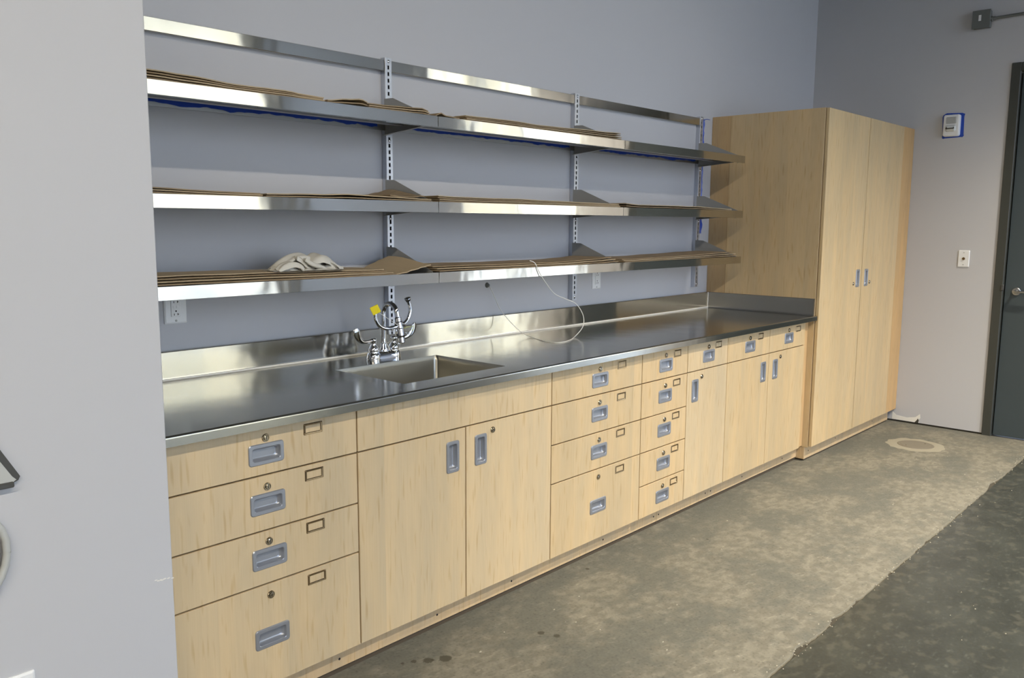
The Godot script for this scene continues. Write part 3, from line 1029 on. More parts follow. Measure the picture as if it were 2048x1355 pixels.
func make_shelving() -> void:
	# rail pieces along the top
	var rail_x := [[0.934, 2.2685], [2.306, 3.5205], [3.559, 4.7825]]
	var rail_words := ["stainless wall rail against the grey wall corner, longest of the top row", "stainless wall rail between the first and second slotted uprights", "stainless wall rail ending at the upright by the tall cabinet"]
	for i in 3:
		var st := begin()
		var a: float = rail_x[i][0]
		var b: float = rail_x[i][1]
		cbox(st, Vector3(a, 2.073, 0.0), Vector3(b, 2.118, 0.026), 0.0015)
		solo("wall_rail", rail_words[i], "rail", done(st), M.steel_lip, Vector3.ZERO, "rails along the top of the shelving")
	# slotted uprights: hollow channel with real slots
	var std := [[2.2705, 2.304, 0.985, 2.127], [3.5225, 3.557, 1.052, 2.127], [4.7845, 4.819, 1.058, 2.127]]
	var std_words := ["slotted steel shelf upright behind the faucet", "slotted steel shelf upright beside the wall outlet in the middle bay", "slotted steel shelf upright with blue film beside the tall cabinet"]
	for i in 3:
		var a: float = std[i][0]
		var b: float = std[i][1]
		var y0: float = std[i][2]
		var y1: float = std[i][3]
		var t := thing("shelf_upright", std_words[i], "upright", Vector3((a + b) / 2, y0, 0), "slotted uprights of the wall shelving")
		var st := begin()
		var zf := 0.030
		for e in [[a, a + 0.0022], [b - 0.0022, b]]:
			cbox(st, Vector3(e[0], y0, 0.0), Vector3(e[1], y1, zf - 0.002), 0.0004)
		# face ladder: two stiles and the bridges between the slots
		var c := (a + b) / 2
		var sw := 0.0045
		cbox(st, Vector3(a, y0, zf - 0.002), Vector3(c - sw, y1, zf), 0.0005)
		cbox(st, Vector3(c + sw, y0, zf - 0.002), Vector3(b, y1, zf), 0.0005)
		var y := y1
		var first := true
		while y > y0:
			var bridge := 0.030 if first else 0.0105
			first = false
			var yb: float = max(y - bridge, y0)
			cbox(st, Vector3(c - sw, yb, zf - 0.002), Vector3(c + sw, y, zf), 0.0)
			y = yb - 0.0157
		put(t, "channel", done(st), M.zinc)
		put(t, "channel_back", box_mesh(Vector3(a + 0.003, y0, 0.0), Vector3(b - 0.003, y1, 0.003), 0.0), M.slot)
		for by in [y1 - 0.014, 1.795, 1.475, y0 + 0.02]:
			var s2 := begin()
			lathe(s2, Vector3(c, by, zf), Vector3(0, 0, 1), [[0.0068, 0.0], [0.0066, 0.0022], [0.0040, 0.0044], [0.0, 0.0048]], 12)
			put(t, "bolt", done(s2), M.chrome)
	# shelves
	var level := ["topmost", "middle", "lowest"]
	for r in 3:
		for i in 3:
			var a: float = JOINTS[i] + (0.0015 if i > 0 else 0.0)
			var b: float = JOINTS[i + 1] - 0.0015
			var y: float = DECKS[r]
			var t := thing("steel_shelf", "%s stainless steel shelf %s" % [level[r], bay_words(i)], "shelf", Vector3((a + b) / 2, y - 0.042, 0.18), "stainless wall shelves")
			var st := begin()
			cbox(st, Vector3(a, y - 0.004, 0.034), Vector3(b, y - 0.0025, Z_SHELF - 0.0016), 0.0002)
			put(t, "deck", done(st), M.steel_dull)
			st = begin()
			# front: crimped top hem, face and return under
			cbox(st, Vector3(a, y - 0.042, Z_SHELF - 0.0016), Vector3(b, y, Z_SHELF), 0.0007)
			cbox(st, Vector3(a, y - 0.042, Z_SHELF - 0.019), Vector3(b, y - 0.0405, Z_SHELF - 0.0017), 0.0002)
			put(t, "front_lip", done(st), M.steel_lip)
			st = begin()
			cbox(st, Vector3(a, y - 0.034, 0.034), Vector3(b, y - 0.0045, 0.0356), 0.0003)
			for z in [0.135, 0.225]:
				cbox(st, Vector3(a + 0.02, y - 0.024, z), Vector3(b - 0.02, y - 0.0225, z + 0.035), 0.0002)
				cbox(st, Vector3(a + 0.02, y - 0.0224, z), Vector3(b - 0.02, y - 0.0045, z + 0.0015), 0.0002)
				cbox(st, Vector3(a + 0.02, y - 0.0224, z + 0.0335), Vector3(b - 0.02, y - 0.0045, z + 0.035), 0.0002)
			put(t, "stiffener", done(st), M.steel_dull)
			# bracket plate hooked into the upright at the far end of the shelf
			st = begin()
			var bx := b - 0.003
			slab(st, PackedVector2Array([Vector2(0.031, y - 0.052), Vector2(0.031, y + 0.094), Vector2(0.086, y + 0.092), Vector2(0.318, y + 0.002), Vector2(0.318, y - 0.030)]), 0.0, 0.002, func(u, v, w): return Vector3(bx - w, v, u))
			slab(st, PackedVector2Array([Vector2(0.031, y - 0.0535), Vector2(0.318, y - 0.0315), Vector2(0.318, y - 0.030), Vector2(0.031, y - 0.052)]), -0.003, 0.014, func(u, v, w): return Vector3(bx - w, v, u))
			put(t, "bracket", done(st), M.plate)
			# rivets along the lower return
			for k in 4:
				var rx: float = lerpf(a, b, [0.14, 0.42, 0.70, 0.94][k])
				var s2 := begin()
				lathe(s2, Vector3(rx, y - 0.042, Z_SHELF - 0.009), Vector3.DOWN, [[0.0032, 0.0], [0.0028, 0.0018], [0.0, 0.0024]], 8)
				put(t, "rivet", done(s2), M.steel_dull)

# ---------------------------------------------------------------- cardboard, film
func along(profile: Array, x: float) -> float:
	if x <= profile[0][0]:
		return profile[0][1]
	for i in profile.size() - 1:
		if x <= profile[i + 1][0]:
			return lerpf(profile[i][1], profile[i + 1][1], smoothstep(profile[i][0], profile[i + 1][0], x))
	return profile[-1][1]

# one bent sheet of corrugated board; profile gives the height of its upper face over x; tilt raises the back edge
func board(profile: Array, z0: float, z1: float, thick: float, seed_: int, tilt := 0.0, lift = null) -> ArrayMesh:
	var n := noise(seed_, 1.0, 2)
	var xa: float = profile[0][0]
	var xb: float = profile[-1][0]
	var nx := int(clampf((xb - xa) * 40.0, 10.0, 48.0))
	var nz := 6
	var top := []
	var st := begin()
	for i in nx + 1:
		var col := []
		for j in nz + 1:
			var x := lerpf(xa, xb, i / float(nx))
			var v := j / float(nz)
			var z := lerpf(z0, z1, v)
			if j == nz:
				z += n.get_noise_2d(x * 5.0, 2.0) * 0.006
			if i == 0 or i == nx:
				x += n.get_noise_2d(z * 30.0, 7.0) * 0.006
			var y := along(profile, x) + tilt * (1.0 - v) + n.get_noise_2d(x * 3.0, z * 5.0) * 0.0016
			if lift != null:
				y += lift.call(x, z)
			col.append(Vector3(x, y, z))
		top.append(col)
	var d := Vector3(0, -thick, 0)
	for i in nx:
		for j in nz:
			quad(st, top[i][j], top[i + 1][j], top[i + 1][j + 1], top[i][j + 1], Vector3.UP, 0)
			quad(st, top[i][j] + d, top[i + 1][j] + d, top[i + 1][j + 1] + d, top[i][j + 1] + d, Vector3.DOWN, 1)
		quad(st, top[i][nz], top[i + 1][nz], top[i + 1][nz] + d, top[i][nz] + d, Vector3(0, 0, 1))
		quad(st, top[i][0], top[i + 1][0], top[i + 1][0] + d, top[i][0] + d, Vector3(0, 0, -1))
	for j in nz:
		quad(st, top[0][j], top[0][j + 1], top[0][j + 1] + d, top[0][j] + d, Vector3(-1, 0, 0))
		quad(st, top[nx][j], top[nx][j + 1], top[nx][j + 1] + d, top[nx][j] + d, Vector3(1, 0, 0))
	return done(st)

# layers of board that follow one bend; step draws each higher layer back from the front edge
func stack(deck: float, profile: Array, layers: int, z1: float, seed_: int, what: String, where: String, group: String, step := 0.004) -> void:
	var order: Array = [["only"], ["lower", "upper"], ["bottom", "middle", "top"], ["bottom", "second lowest", "second highest", "top"]][layers - 1]
	for k in layers:
		var f := (k + 1.0) / layers
		var p := []
		for q in profile:
			p.append([q[0] + (k % 2) * 0.005, deck + (k + 1) * 0.0046 + maxf(0.0, q[1] - deck - 0.0046 * layers) * f])
		solo("cardboard_sheet", "%s %s on %s" % [order[k], what, where], "cardboard", board(p, 0.05 + k * 0.002, z1 - k * step, 0.0036, seed_), M.card if k % 2 == 0 else M.card_pale, Vector3.ZERO, group)

func make_cardboard() -> void:
	var t: float = DECKS[0] - 0.0025
	var m: float = DECKS[1] - 0.0025
	var l: float = DECKS[2] - 0.0025
	stack(t, [[0.96, 1.899], [1.14, 1.899], [1.26, 1.898], [1.42, 1.889], [1.60, 1.890], [1.67, 1.885], [1.752, 1.878]], 4, 0.338, 100, "brown cardboard sheet of the long wavy stack", "the topmost shelf", "long wavy cardboard stack on the topmost shelf", 0.003)
	stack(t, [[1.760, 1.878], [1.85, 1.890], [1.91, 1.895], [1.934, 1.887]], 2, 0.337, 110, "short cardboard flap beside the long wavy stack", "the topmost shelf", "short flaps on the topmost shelf")
	stack(t, [[1.942, 1.886], [2.01, 1.886], [2.12, 1.890], [2.205, 1.893], [2.230, 1.886]], 3, 0.338, 120, "torn-ended cardboard piece above the faucet", "the topmost shelf", "torn cardboard pieces on the topmost shelf")
	solo("cardboard_flap", "small bent cardboard flap peaking over the topmost shelf joint", "cardboard", board([[2.275, 1.874], [2.295, 1.886], [2.325, 1.877], [2.40, 1.873]], 0.22, 0.338, 0.004, 131), M.card)
	stack(t, [[2.434, 1.889], [2.69, 1.893], [2.95, 1.890], [3.33, 1.900], [3.508, 1.904]], 4, 0.338, 140, "flat cardboard sheet between two uprights", "the topmost shelf", "cardboard between two uprights on the topmost shelf", 0.003)
	stack(m, [[0.96, 1.560], [1.14, 1.559], [1.29, 1.556], [1.50, 1.552]], 3, 0.338, 150, "cardboard sheet sloping away from the grey wall corner", "the middle shelf", "sloping cardboard on the middle shelf")
	stack(m, [[1.512, 1.552], [1.73, 1.556], [1.84, 1.560], [1.97, 1.557], [2.24, 1.550]], 2, 0.338, 160, "thin loose cardboard sheet above the rag", "the middle shelf", "loose thin sheets on the middle shelf")
	solo("cardboard_flap", "cardboard flap curling up beside the bracket on the middle shelf", "cardboard", board([[2.08, 1.5645], [2.13, 1.569], [2.19, 1.580], [2.252, 1.595]], 0.06, 0.28, 0.004, 171, 0.0, func(x, z): return -smoothstep(0.06, 0.28, z) * maxf(0.0, x - 2.08) * 0.17), M.card)
	stack(m, [[2.285, 1.565], [2.37, 1.563], [2.69, 1.564], [3.12, 1.560], [3.505, 1.556]], 4, 0.338, 180, "flat cardboard sheet between two uprights", "the middle shelf", "cardboard between two uprights on the middle shelf", 0.003)
	stack(m, [[3.565, 1.563], [3.66, 1.557], [4.25, 1.558], [4.46, 1.553], [4.66, 1.550]], 2, 0.337, 190, "flat cardboard sheet beside the tall cabinet", "the middle shelf", "cardboard beside the tall cabinet on the middle shelf")
	stack(l, [[0.96, 1.292], [1.20, 1.291], [1.45, 1.289], [1.80, 1.284], [2.00, 1.281], [2.06, 1.281]], 4, 0.338, 200, "brown cardboard sheet of the stack under the rag", "the lowest shelf", "cardboard under the rag", 0.028)
	solo("cardboard_sheet", "wide cardboard sheet curling up against the bracket on the lowest shelf", "cardboard", board([[2.068, 1.2655], [2.11, 1.275], [2.16, 1.292], [2.21, 1.308], [2.252, 1.320]], 0.06, 0.325, 0.004, 211, 0.0, func(x, z): return -smoothstep(0.10, 0.32, z) * maxf(0.0, x - 2.07) * 0.13), M.card_pale)
	stack(l, [[2.285, 1.284], [2.44, 1.284], [2.83, 1.281], [3.165, 1.280], [3.36, 1.285], [3.505, 1.291]], 3, 0.336, 220, "flat cardboard sheet between two uprights", "the lowest shelf", "cardboard between two uprights on the lowest shelf", 0.022)
	stack(l, [[3.56, 1.280], [3.85, 1.279], [4.25, 1.284], [4.60, 1.290], [4.745, 1.292]], 3, 0.340, 230, "flat cardboard sheet beside the tall cabinet", "the lowest shelf", "cardboard beside the tall cabinet on the lowest shelf", 0.012)
	# blue protective film left along the wall edge of the topmost shelves and on the last upright
	var n := noise(71, 1.0, 3)
	for i in 3:
		var a: float = JOINTS[i] + 0.006
		var b: float = JOINTS[i + 1] - 0.05
		var st := begin()
		var cols := 90
		var up := []
		var dn := []
		for k in cols + 1:
			var x := lerpf(a, b, k / float(cols))
			var hang := 0.009 + 0.014 * absf(n.get_noise_2d(x * 4.0, 0.0)) + 0.003 * n.get_noise_2d(x * 30.0, 3.0)
			var z := 0.0390 + absf(n.get_noise_2d(x * 12.0, 8.0)) * 0.006
			up.append(Vector3(x, DECKS[0] - 0.010, 0.0366))
			dn.append(Vector3(x, DECKS[0] - 0.010 - hang, z))
		for k in cols:
			for o in [0.0, -0.0006]:
				var s := Vector3(0, 0, o)
				quad(st, up[k] + s, up[k + 1] + s, dn[k + 1] + s, dn[k] + s, Vector3(0, 0, 1 if o == 0.0 else -1), 0 if o == 0.0 else 1)
			quad(st, dn[k], dn[k + 1], dn[k + 1] - Vector3(0, 0, 0.0006), dn[k] - Vector3(0, 0, 0.0006), Vector3.DOWN)
		solo("blue_film", "ragged blue protective film under the topmost shelf " + bay_words(i), "film", done(st), M.film, Vector3.ZERO, "blue film under the topmost shelves")
	var st := begin()
	var edge := []
	for k in 61:
		var y := lerpf(2.112, 1.40, k / 60.0)
		var wv := absf(n.get_noise_2d(y * 14.0, 21.0)) * 0.014 + 0.005
		if y < 1.49:
			wv += (0.02 - absf(y - 1.45) * 0.35) if absf(y - 1.45) < 0.055 else 0.0
		edge.append(Vector2(y, wv))
	for k in 60:
		var p := [Vector3(4.8192, edge[k].x, 0.0285), Vector3(4.8192 + edge[k].y, edge[k].x, 0.034), Vector3(4.8192 + edge[k + 1].y, edge[k + 1].x, 0.034), Vector3(4.8192, edge[k + 1].x, 0.0285)]
		var o := Vector3(0, 0, -0.0007)
		quad(st, p[0], p[1], p[2], p[3], Vector3(0, 0, 1))
		quad(st, p[0] + o, p[1] + o, p[2] + o, p[3] + o, Vector3(0, 0, -1))
		quad(st, p[1], p[2], p[2] + o, p[1] + o, Vector3.RIGHT)
	tube(st, [Vector3(4.8194, 2.108, 0.031), Vector3(4.85, 2.1155, 0.036), Vector3(4.892, 2.1165, 0.033)], 0.0022, 6)
	solo("blue_film", "torn blue protective film running down the last slotted upright", "film", done(st), M.film)

# ---------------------------------------------------------------- faucet with eyewash
func make_faucet() -> void:
	var b := Vector3(2.130, Y_TOP, 0.168)
	var t := thing("faucet", "chrome gooseneck faucet with wrist blade handles and an eyewash head", "faucet", b)
	# deck body: bar with rounded ends between the two valves
	var st := begin()
	var loops := []
	for l in [[0.162, 0.052, 0.0], [0.162, 0.052, 0.008], [0.152, 0.044, 0.020], [0.140, 0.034, 0.028], [0.130, 0.026, 0.031]]:
		var lp := PackedVector3Array()
		for q in rrect(l[0], l[1], l[1] * 0.49, 0.0, 6):
			lp.append(b + Vector3(q.x, l[2], q.y))
		loops.append(lp)
	loft(st, loops, 0, false, true)
	put(t, "deck_body", done(st), M.chrome)
	for s in [-1.0, 1.0]:
		var c := b + Vector3(s * 0.051, 0, 0)
		st = begin()
		lathe(st, c, Vector3.UP, [[0.028, 0.0], [0.028, 0.014], [0.025, 0.026], [0.019, 0.031], [0.021, 0.037], [0.020, 0.046], [0.014, 0.056], [0.010, 0.062], [0.010, 0.072], [0.012, 0.074], [0.012, 0.084], [0.008, 0.087], [0.0, 0.088]], 20, 0)
		var v := put(t, "valve", done(st), M.chrome)
		# wrist blade: thin arm that sweeps out and up into a rounded paddle
		st = begin()
		var path := smooth_path([c + Vector3(0, 0.079, 0), c + Vector3(s * 0.030, 0.077, 0.006), c + Vector3(s * 0.062, 0.080, 0.012), c + Vector3(s * 0.086, 0.098, 0.016), c + Vector3(s * 0.096, 0.122, 0.018), c + Vector3(s * 0.094, 0.136, 0.018)], 5)
		var lp2 := []
		for i in path.size():
			var u: float = i / float(path.size() - 1)
			var tg: Vector3 = (path[min(i + 1, path.size() - 1)] - path[max(i - 1, 0)]).normalized()
			var sd := tg.cross(Vector3(s * 0.2, 0.1, 1.0)).normalized()
			var nn := tg.cross(sd).normalized()
			var hw := lerpf(0.0070, 0.0155, smoothstep(0.25, 0.75, u))
			hw *= sqrt(maxf(0.06, 1.0 - pow(smoothstep(0.80, 1.0, u), 2.0)))
			lp2.append(ring(path[i], sd * hw / 0.004, nn, 0.004, 12))
		loft(st, lp2, 0, true, true)
		put(v, "blade_handle", done(st), M.chrome)
	# gooseneck, riser then arch towards the basin
	st = begin()
	var neck := [b + Vector3(0, 0.02, 0), b + Vector3(0, 0.08, 0), b + Vector3(0, 0.17, 0)]
	for i in 9:
		var a := PI * 0.93 * i / 8.0
		neck.append(b + Vector3(0.004 * (1 - cos(a)) * 0.5, 0.184 + sin(a) * 0.040, 0.040 * (1 - cos(a))))
	var end: Vector3 = neck[-1]
	neck.append(end + Vector3(0.001, -0.030, 0.006))
	tube(st, smooth_path(neck, 3), 0.0102, 16)
	put(t, "gooseneck", done(st), M.chrome)
	st = begin()
	lathe(st, b, Vector3.UP, [[0.016, 0.028], [0.016, 0.040], [0.012, 0.046], [0.012, 0.060], [0.0095, 0.064]], 18, 0)
	put(t, "neck_collar", done(st), M.chrome)
	# eyewash head on the end of the spout
	var h := end + Vector3(0.001, -0.022, 0.006)
	var ax := Vector3(0.06, -1.0, 0.16).normalized()
	st = begin()
	lathe(st, h, ax, [[0.0105, -0.004], [0.0140, 0.0], [0.0140, 0.014], [0.0175, 0.018], [0.0175, 0.040], [0.0190, 0.044], [0.0190, 0.070], [0.0150, 0.078], [0.0150, 0.098], [0.0120, 0.102], [0.0, 0.102]], 18, -1)
	var head := put(t, "eyewash_body", done(st), M.chrome)
	st = begin()
	var k := h + ax * 0.030
	tube(st, [k, k + Vector3(0.012, 0.0, 0.024)], [0.007, 0.0055], 12)
	lathe(st, k + Vector3(0.016, -0.028, 0.016), Vector3(0.5, -0.1, 0.8), [[0.002, 0.0], [0.002, 0.012], [0.005, 0.014], [0.005, 0.018], [0.0, 0.019]], 8)
	put(head, "pull_pin", done(st), M.chrome)
	# arms: along the worktop, then bending up; the tips lean a little outward
	var la := [k, k + Vector3(-0.030, -0.004, 0.004), k + Vector3(-0.070, -0.006, 0.006), k + Vector3(-0.104, 0.008, 0.008), k + Vector3(-0.122, 0.036, 0.008), k + Vector3(-0.124, 0.062, 0.008)]
	var ra := [k, k + Vector3(0.022, 0.004, 0.0), k + Vector3(0.046, 0.022, 0.0), k + Vector3(0.058, 0.050, 0.0), k + Vector3(0.056, 0.076, 0.0), k + Vector3(0.050, 0.090, 0.0)]
	for arm in [la, ra]:
		st = begin()
		tube(st, smooth_path(arm, 5), 0.0075, 12)
		put(head, "eyewash_arm", done(st), M.chrome)
	st = begin()
	var tip: Vector3 = ra[-1]
	lathe(st, tip, Vector3(-0.35, 1.0, 0.0), [[0.0065, -0.004], [0.0085, 0.004], [0.0135, 0.013], [0.0135, 0.017], [0.0115, 0.017], [0.0070, 0.012], [0.0, 0.011]], 18, -1)
	put(head, "eyewash_nozzle", done(st), M.chrome)
	var cap_at: Vector3 = la[-1] + Vector3(0.001, 0.010, 0)
	put(head, "yellow_cap", box_mesh(Vector3(-0.0160, -0.0160, -0.0100), Vector3(0.0160, 0.0160, 0.0100), 0.0015), M.yellow, cap_at, Basis(Vector3(0, 1, 0), -0.75) * Basis(Vector3(0, 0, 1), 0.45))
	st = begin()
	tube(st, smooth_path([cap_at + Vector3(0.010, -0.010, 0.006), cap_at + Vector3(0.045, -0.034, 0.014), k + Vector3(-0.012, 0.0, 0.016)], 5), 0.0010, 6)
	put(head, "cap_cord", done(st), M.cord_grey)
	st = begin()
	tube(st, smooth_path([k + Vector3(0.010, -0.010, 0.018), k + Vector3(0.034, -0.006, 0.016), k + Vector3(0.060, -0.012, 0.0), k + Vector3(0.082, -0.010, -0.01), k + Vector3(0.080, -0.026, -0.008), k + Vector3(0.062, -0.022, 0.0)], 5), 0.0010, 6)
	put(head, "tag_cord", done(st), M.cord_green)
	st = begin()
	tube(st, smooth_path([h + ax * 0.095, b + Vector3(0.022, 0.09, 0.06), b + Vector3(0.012, 0.065, 0.014), b + Vector3(-0.010, 0.066, 0.006), b + Vector3(0.0, 0.070, -0.011), b + Vector3(0.011, 0.060, 0.004), b + Vector3(0.016, 0.030, 0.024)], 5), 0.0010, 6)
	put(t, "tie_wire", done(st), M.cord_grey)

# ---------------------------------------------------------------- the rest
func make_small_things() -> void:
	make_rag()
	# thin cable: grommet on the wall, loop on the worktop, end hooked over the lowest shelf
	var t := thing("hanging_wire", "thin pale wire looping from a wall grommet over the worktop to the shelf", "wire", Vector3(3.05, Y_TOP, 0.2))
	var st := begin()
	var pts := [Vector3(2.899, 1.163, 0.010), Vector3(2.912, 1.130, 0.026), Vector3(2.949, 1.037, 0.05), Vector3(3.003, 0.944, 0.118), Vector3(3.010, 0.9165, 0.20), Vector3(2.962, 0.9165, 0.315), Vector3(2.965, 0.9165, 0.388), Vector3(3.05, 0.9165, 0.385), Vector3(3.171, 0.920, 0.329), Vector3(3.262, 0.958, 0.305), Vector3(3.268, 1.013, 0.3), Vector3(3.211, 1.073, 0.3), Vector3(3.126, 1.103, 0.3), Vector3(3.02, 1.136, 0.32), Vector3(2.906, 1.204, 0.354), Vector3(2.868, 1.245, 0.356), Vector3(2.846, 1.283, 0.350), Vector3(2.828, 1.294, 0.335)]
	tube(st, smooth_path(pts, 8), 0.0019, 6)
	put(t, "wire", done(st), M.cord_grey)
	st = begin()
	lathe(st, Vector3(2.899, 1.163, 0.0), Vector3(0, 0, 1), [[0.013, 0.0], [0.012, 0.004], [0.008, 0.008], [0.006, 0.015], [0.0, 0.017]], 16)
	put(t, "grommet", done(st), M.box_grey)
	outlet_things()
	# horn strobe with a border of masking tape
	var c := Vector3(X_RIGHT, 2.148, 1.014)
	t = thing("alarm_strobe", "white wall alarm strobe edged with blue masking tape", "alarm", c)
	st = begin()
	var face := func(p: Vector3) -> Vector3: return c + Vector3(-p.z, p.y, p.x)
	var tape := PackedVector3Array()
	var lp := []
	var rn := noise(91, 1.0, 2)
	for z in [0.0005, 0.0012]:
		var l := PackedVector3Array()
		for q in rrect(0.138, 0.170, 0.02, z, 6):
			var g := rn.get_noise_2d(q.x * 40.0, q.y * 40.0) * 0.008
			l.append(face.call(Vector3(q.x + g + (0.004 if q.x > 0 else 0.0), q.y + g, z)))
		lp.append(l)
	loft(st, lp, -1, false, true)
	tape = lp[0]
	put(t, "tape_border", done(st), M.film)
	st = begin()
	lp = []
	for s in [[0.106, 0.148, 0.0, 0.014], [0.106, 0.148, 0.024, 0.014], [0.098, 0.140, 0.034, 0.012], [0.088, 0.130, 0.036, 0.010]]:
		var l := PackedVector3Array()
		for q in rrect(s[0], s[1], s[3], 0.0, 6):
			l.append(face.call(Vector3(q.x - 0.004, q.y, s[2] + 0.0012)))
		lp.append(l)
	loft(st, lp, -1, false, true)
	put(t, "housing", done(st), M.plastic)
	st = begin()
	lp = []
	for s in [[0.066, 0.046, 0.0], [0.064, 0.044, 0.003], [0.058, 0.038, 0.004]]:
		var l := PackedVector3Array()
		for q in rrect(s[0], s[1], 0.006, 0.0, 5):
			l.append(face.call(Vector3(q.x - 0.004, q.y + 0.034, s[2] + 0.0372)))
		lp.append(l)
	loft(st, lp, -1, false, true)
	put(t, "sounder_grille", done(st), M.plastic_grey)
	st = begin()
	lp = []
	for s in [[0.070, 0.046, 0.0], [0.066, 0.042, 0.008], [0.050, 0.026, 0.016], [0.030, 0.012, 0.018]]:
		var l := PackedVector3Array()
		for q in rrect(s[0], s[1], s[1] * 0.3, 0.0, 5):
			l.append(face.call(Vector3(q.x - 0.004, q.y - 0.020, s[2] + 0.0372)))
		lp.append(l)
	loft(st, lp, -1, false, true)
	var lens := put(t, "strobe_lens", done(st), M.lens)
	st = begin()
	tube(st, [c + Vector3(-0.0565, -0.022, -0.024), c + Vector3(-0.0565, -0.022, 0.016)], 0.0045, 8)
	for e in [-0.026, 0.014]:
		lathe(st, c + Vector3(-0.048, -0.020, e), Vector3.LEFT, [[0.009, 0.0], [0.008, 0.006], [0.0, 0.007]], 10)
	put(lens, "flash_tube", done(st), M.tool_dark)
	# jack plate
	var d := Vector3(X_RIGHT, 1.229, 1.148)
	t = thing("jack_plate", "white wall plate with one round jack below the alarm strobe", "wall plate", d)
	var turn := Basis(Vector3.UP, -PI / 2)
	st = begin()
	loft(st, [rrect(0.072, 0.116, 0.003, 0.0, 4), rrect(0.072, 0.116, 0.003, 0.003, 4), rrect(0.066, 0.110, 0.002, 0.0062, 4)], -1, false, true)
	put(t, "plate", done(st), M.plastic, d, turn)
	st = begin()
	lathe(st, Vector3(0, 0, 0.006), Vector3(0, 0, 1), [[0.010, 0.0], [0.0095, 0.003], [0.0055, 0.003], [0.0052, 0.008], [0.004, 0.008], [0.0038, 0.002], [0.0, 0.002]], 16, -1)
	put(t, "jack", done(st), M.brass, d, turn)
	for sy in [-1, 1]:
		put(t, "screw", screw_mesh, M.plastic_grey, d + Vector3(-0.0062, sy * 0.042, 0), turn)
	# junction box with conduit running off along the wall
	t = thing("junction_box", "grey steel junction box with a thin conduit high on the door wall", "junction box", Vector3(X_RIGHT, 2.775, 1.15))
	var jb := put(t, "box_body", box_mesh(Vector3(X_RIGHT - 0.045, 2.776, 1.100), Vector3(X_RIGHT, 2.888, 1.205), 0.003), M.box_grey)
	put(jb, "cover", box_mesh(Vector3(X_RIGHT - 0.049, 2.773, 1.097), Vector3(X_RIGHT - 0.0455, 2.891, 1.208), 0.0015), M.box_grey)
	put(jb, "sticker", box_mesh(Vector3(X_RIGHT - 0.0497, 2.822, 1.136), Vector3(X_RIGHT - 0.0491, 2.860, 1.152), 0.0001), M.plastic)
	st = begin()
	lathe(st, Vector3(X_RIGHT - 0.022, 2.832, 1.205), Vector3(0, 0, 1), [[0.016, 0.0], [0.016, 0.010], [0.013, 0.012], [0.013, 0.026], [0.0, 0.027]], 14, -1)
	tube(st, [Vector3(X_RIGHT - 0.022, 2.832, 1.215), Vector3(X_RIGHT - 0.020, 2.840, 1.6), Vector3(X_RIGHT - 0.014, 2.845, 4.4)], 0.0095, 12)
	put(t, "conduit", done(st), M.box_grey)
	# grey dispenser and its hose loop at the margin of the near wall
	make_dispenser()

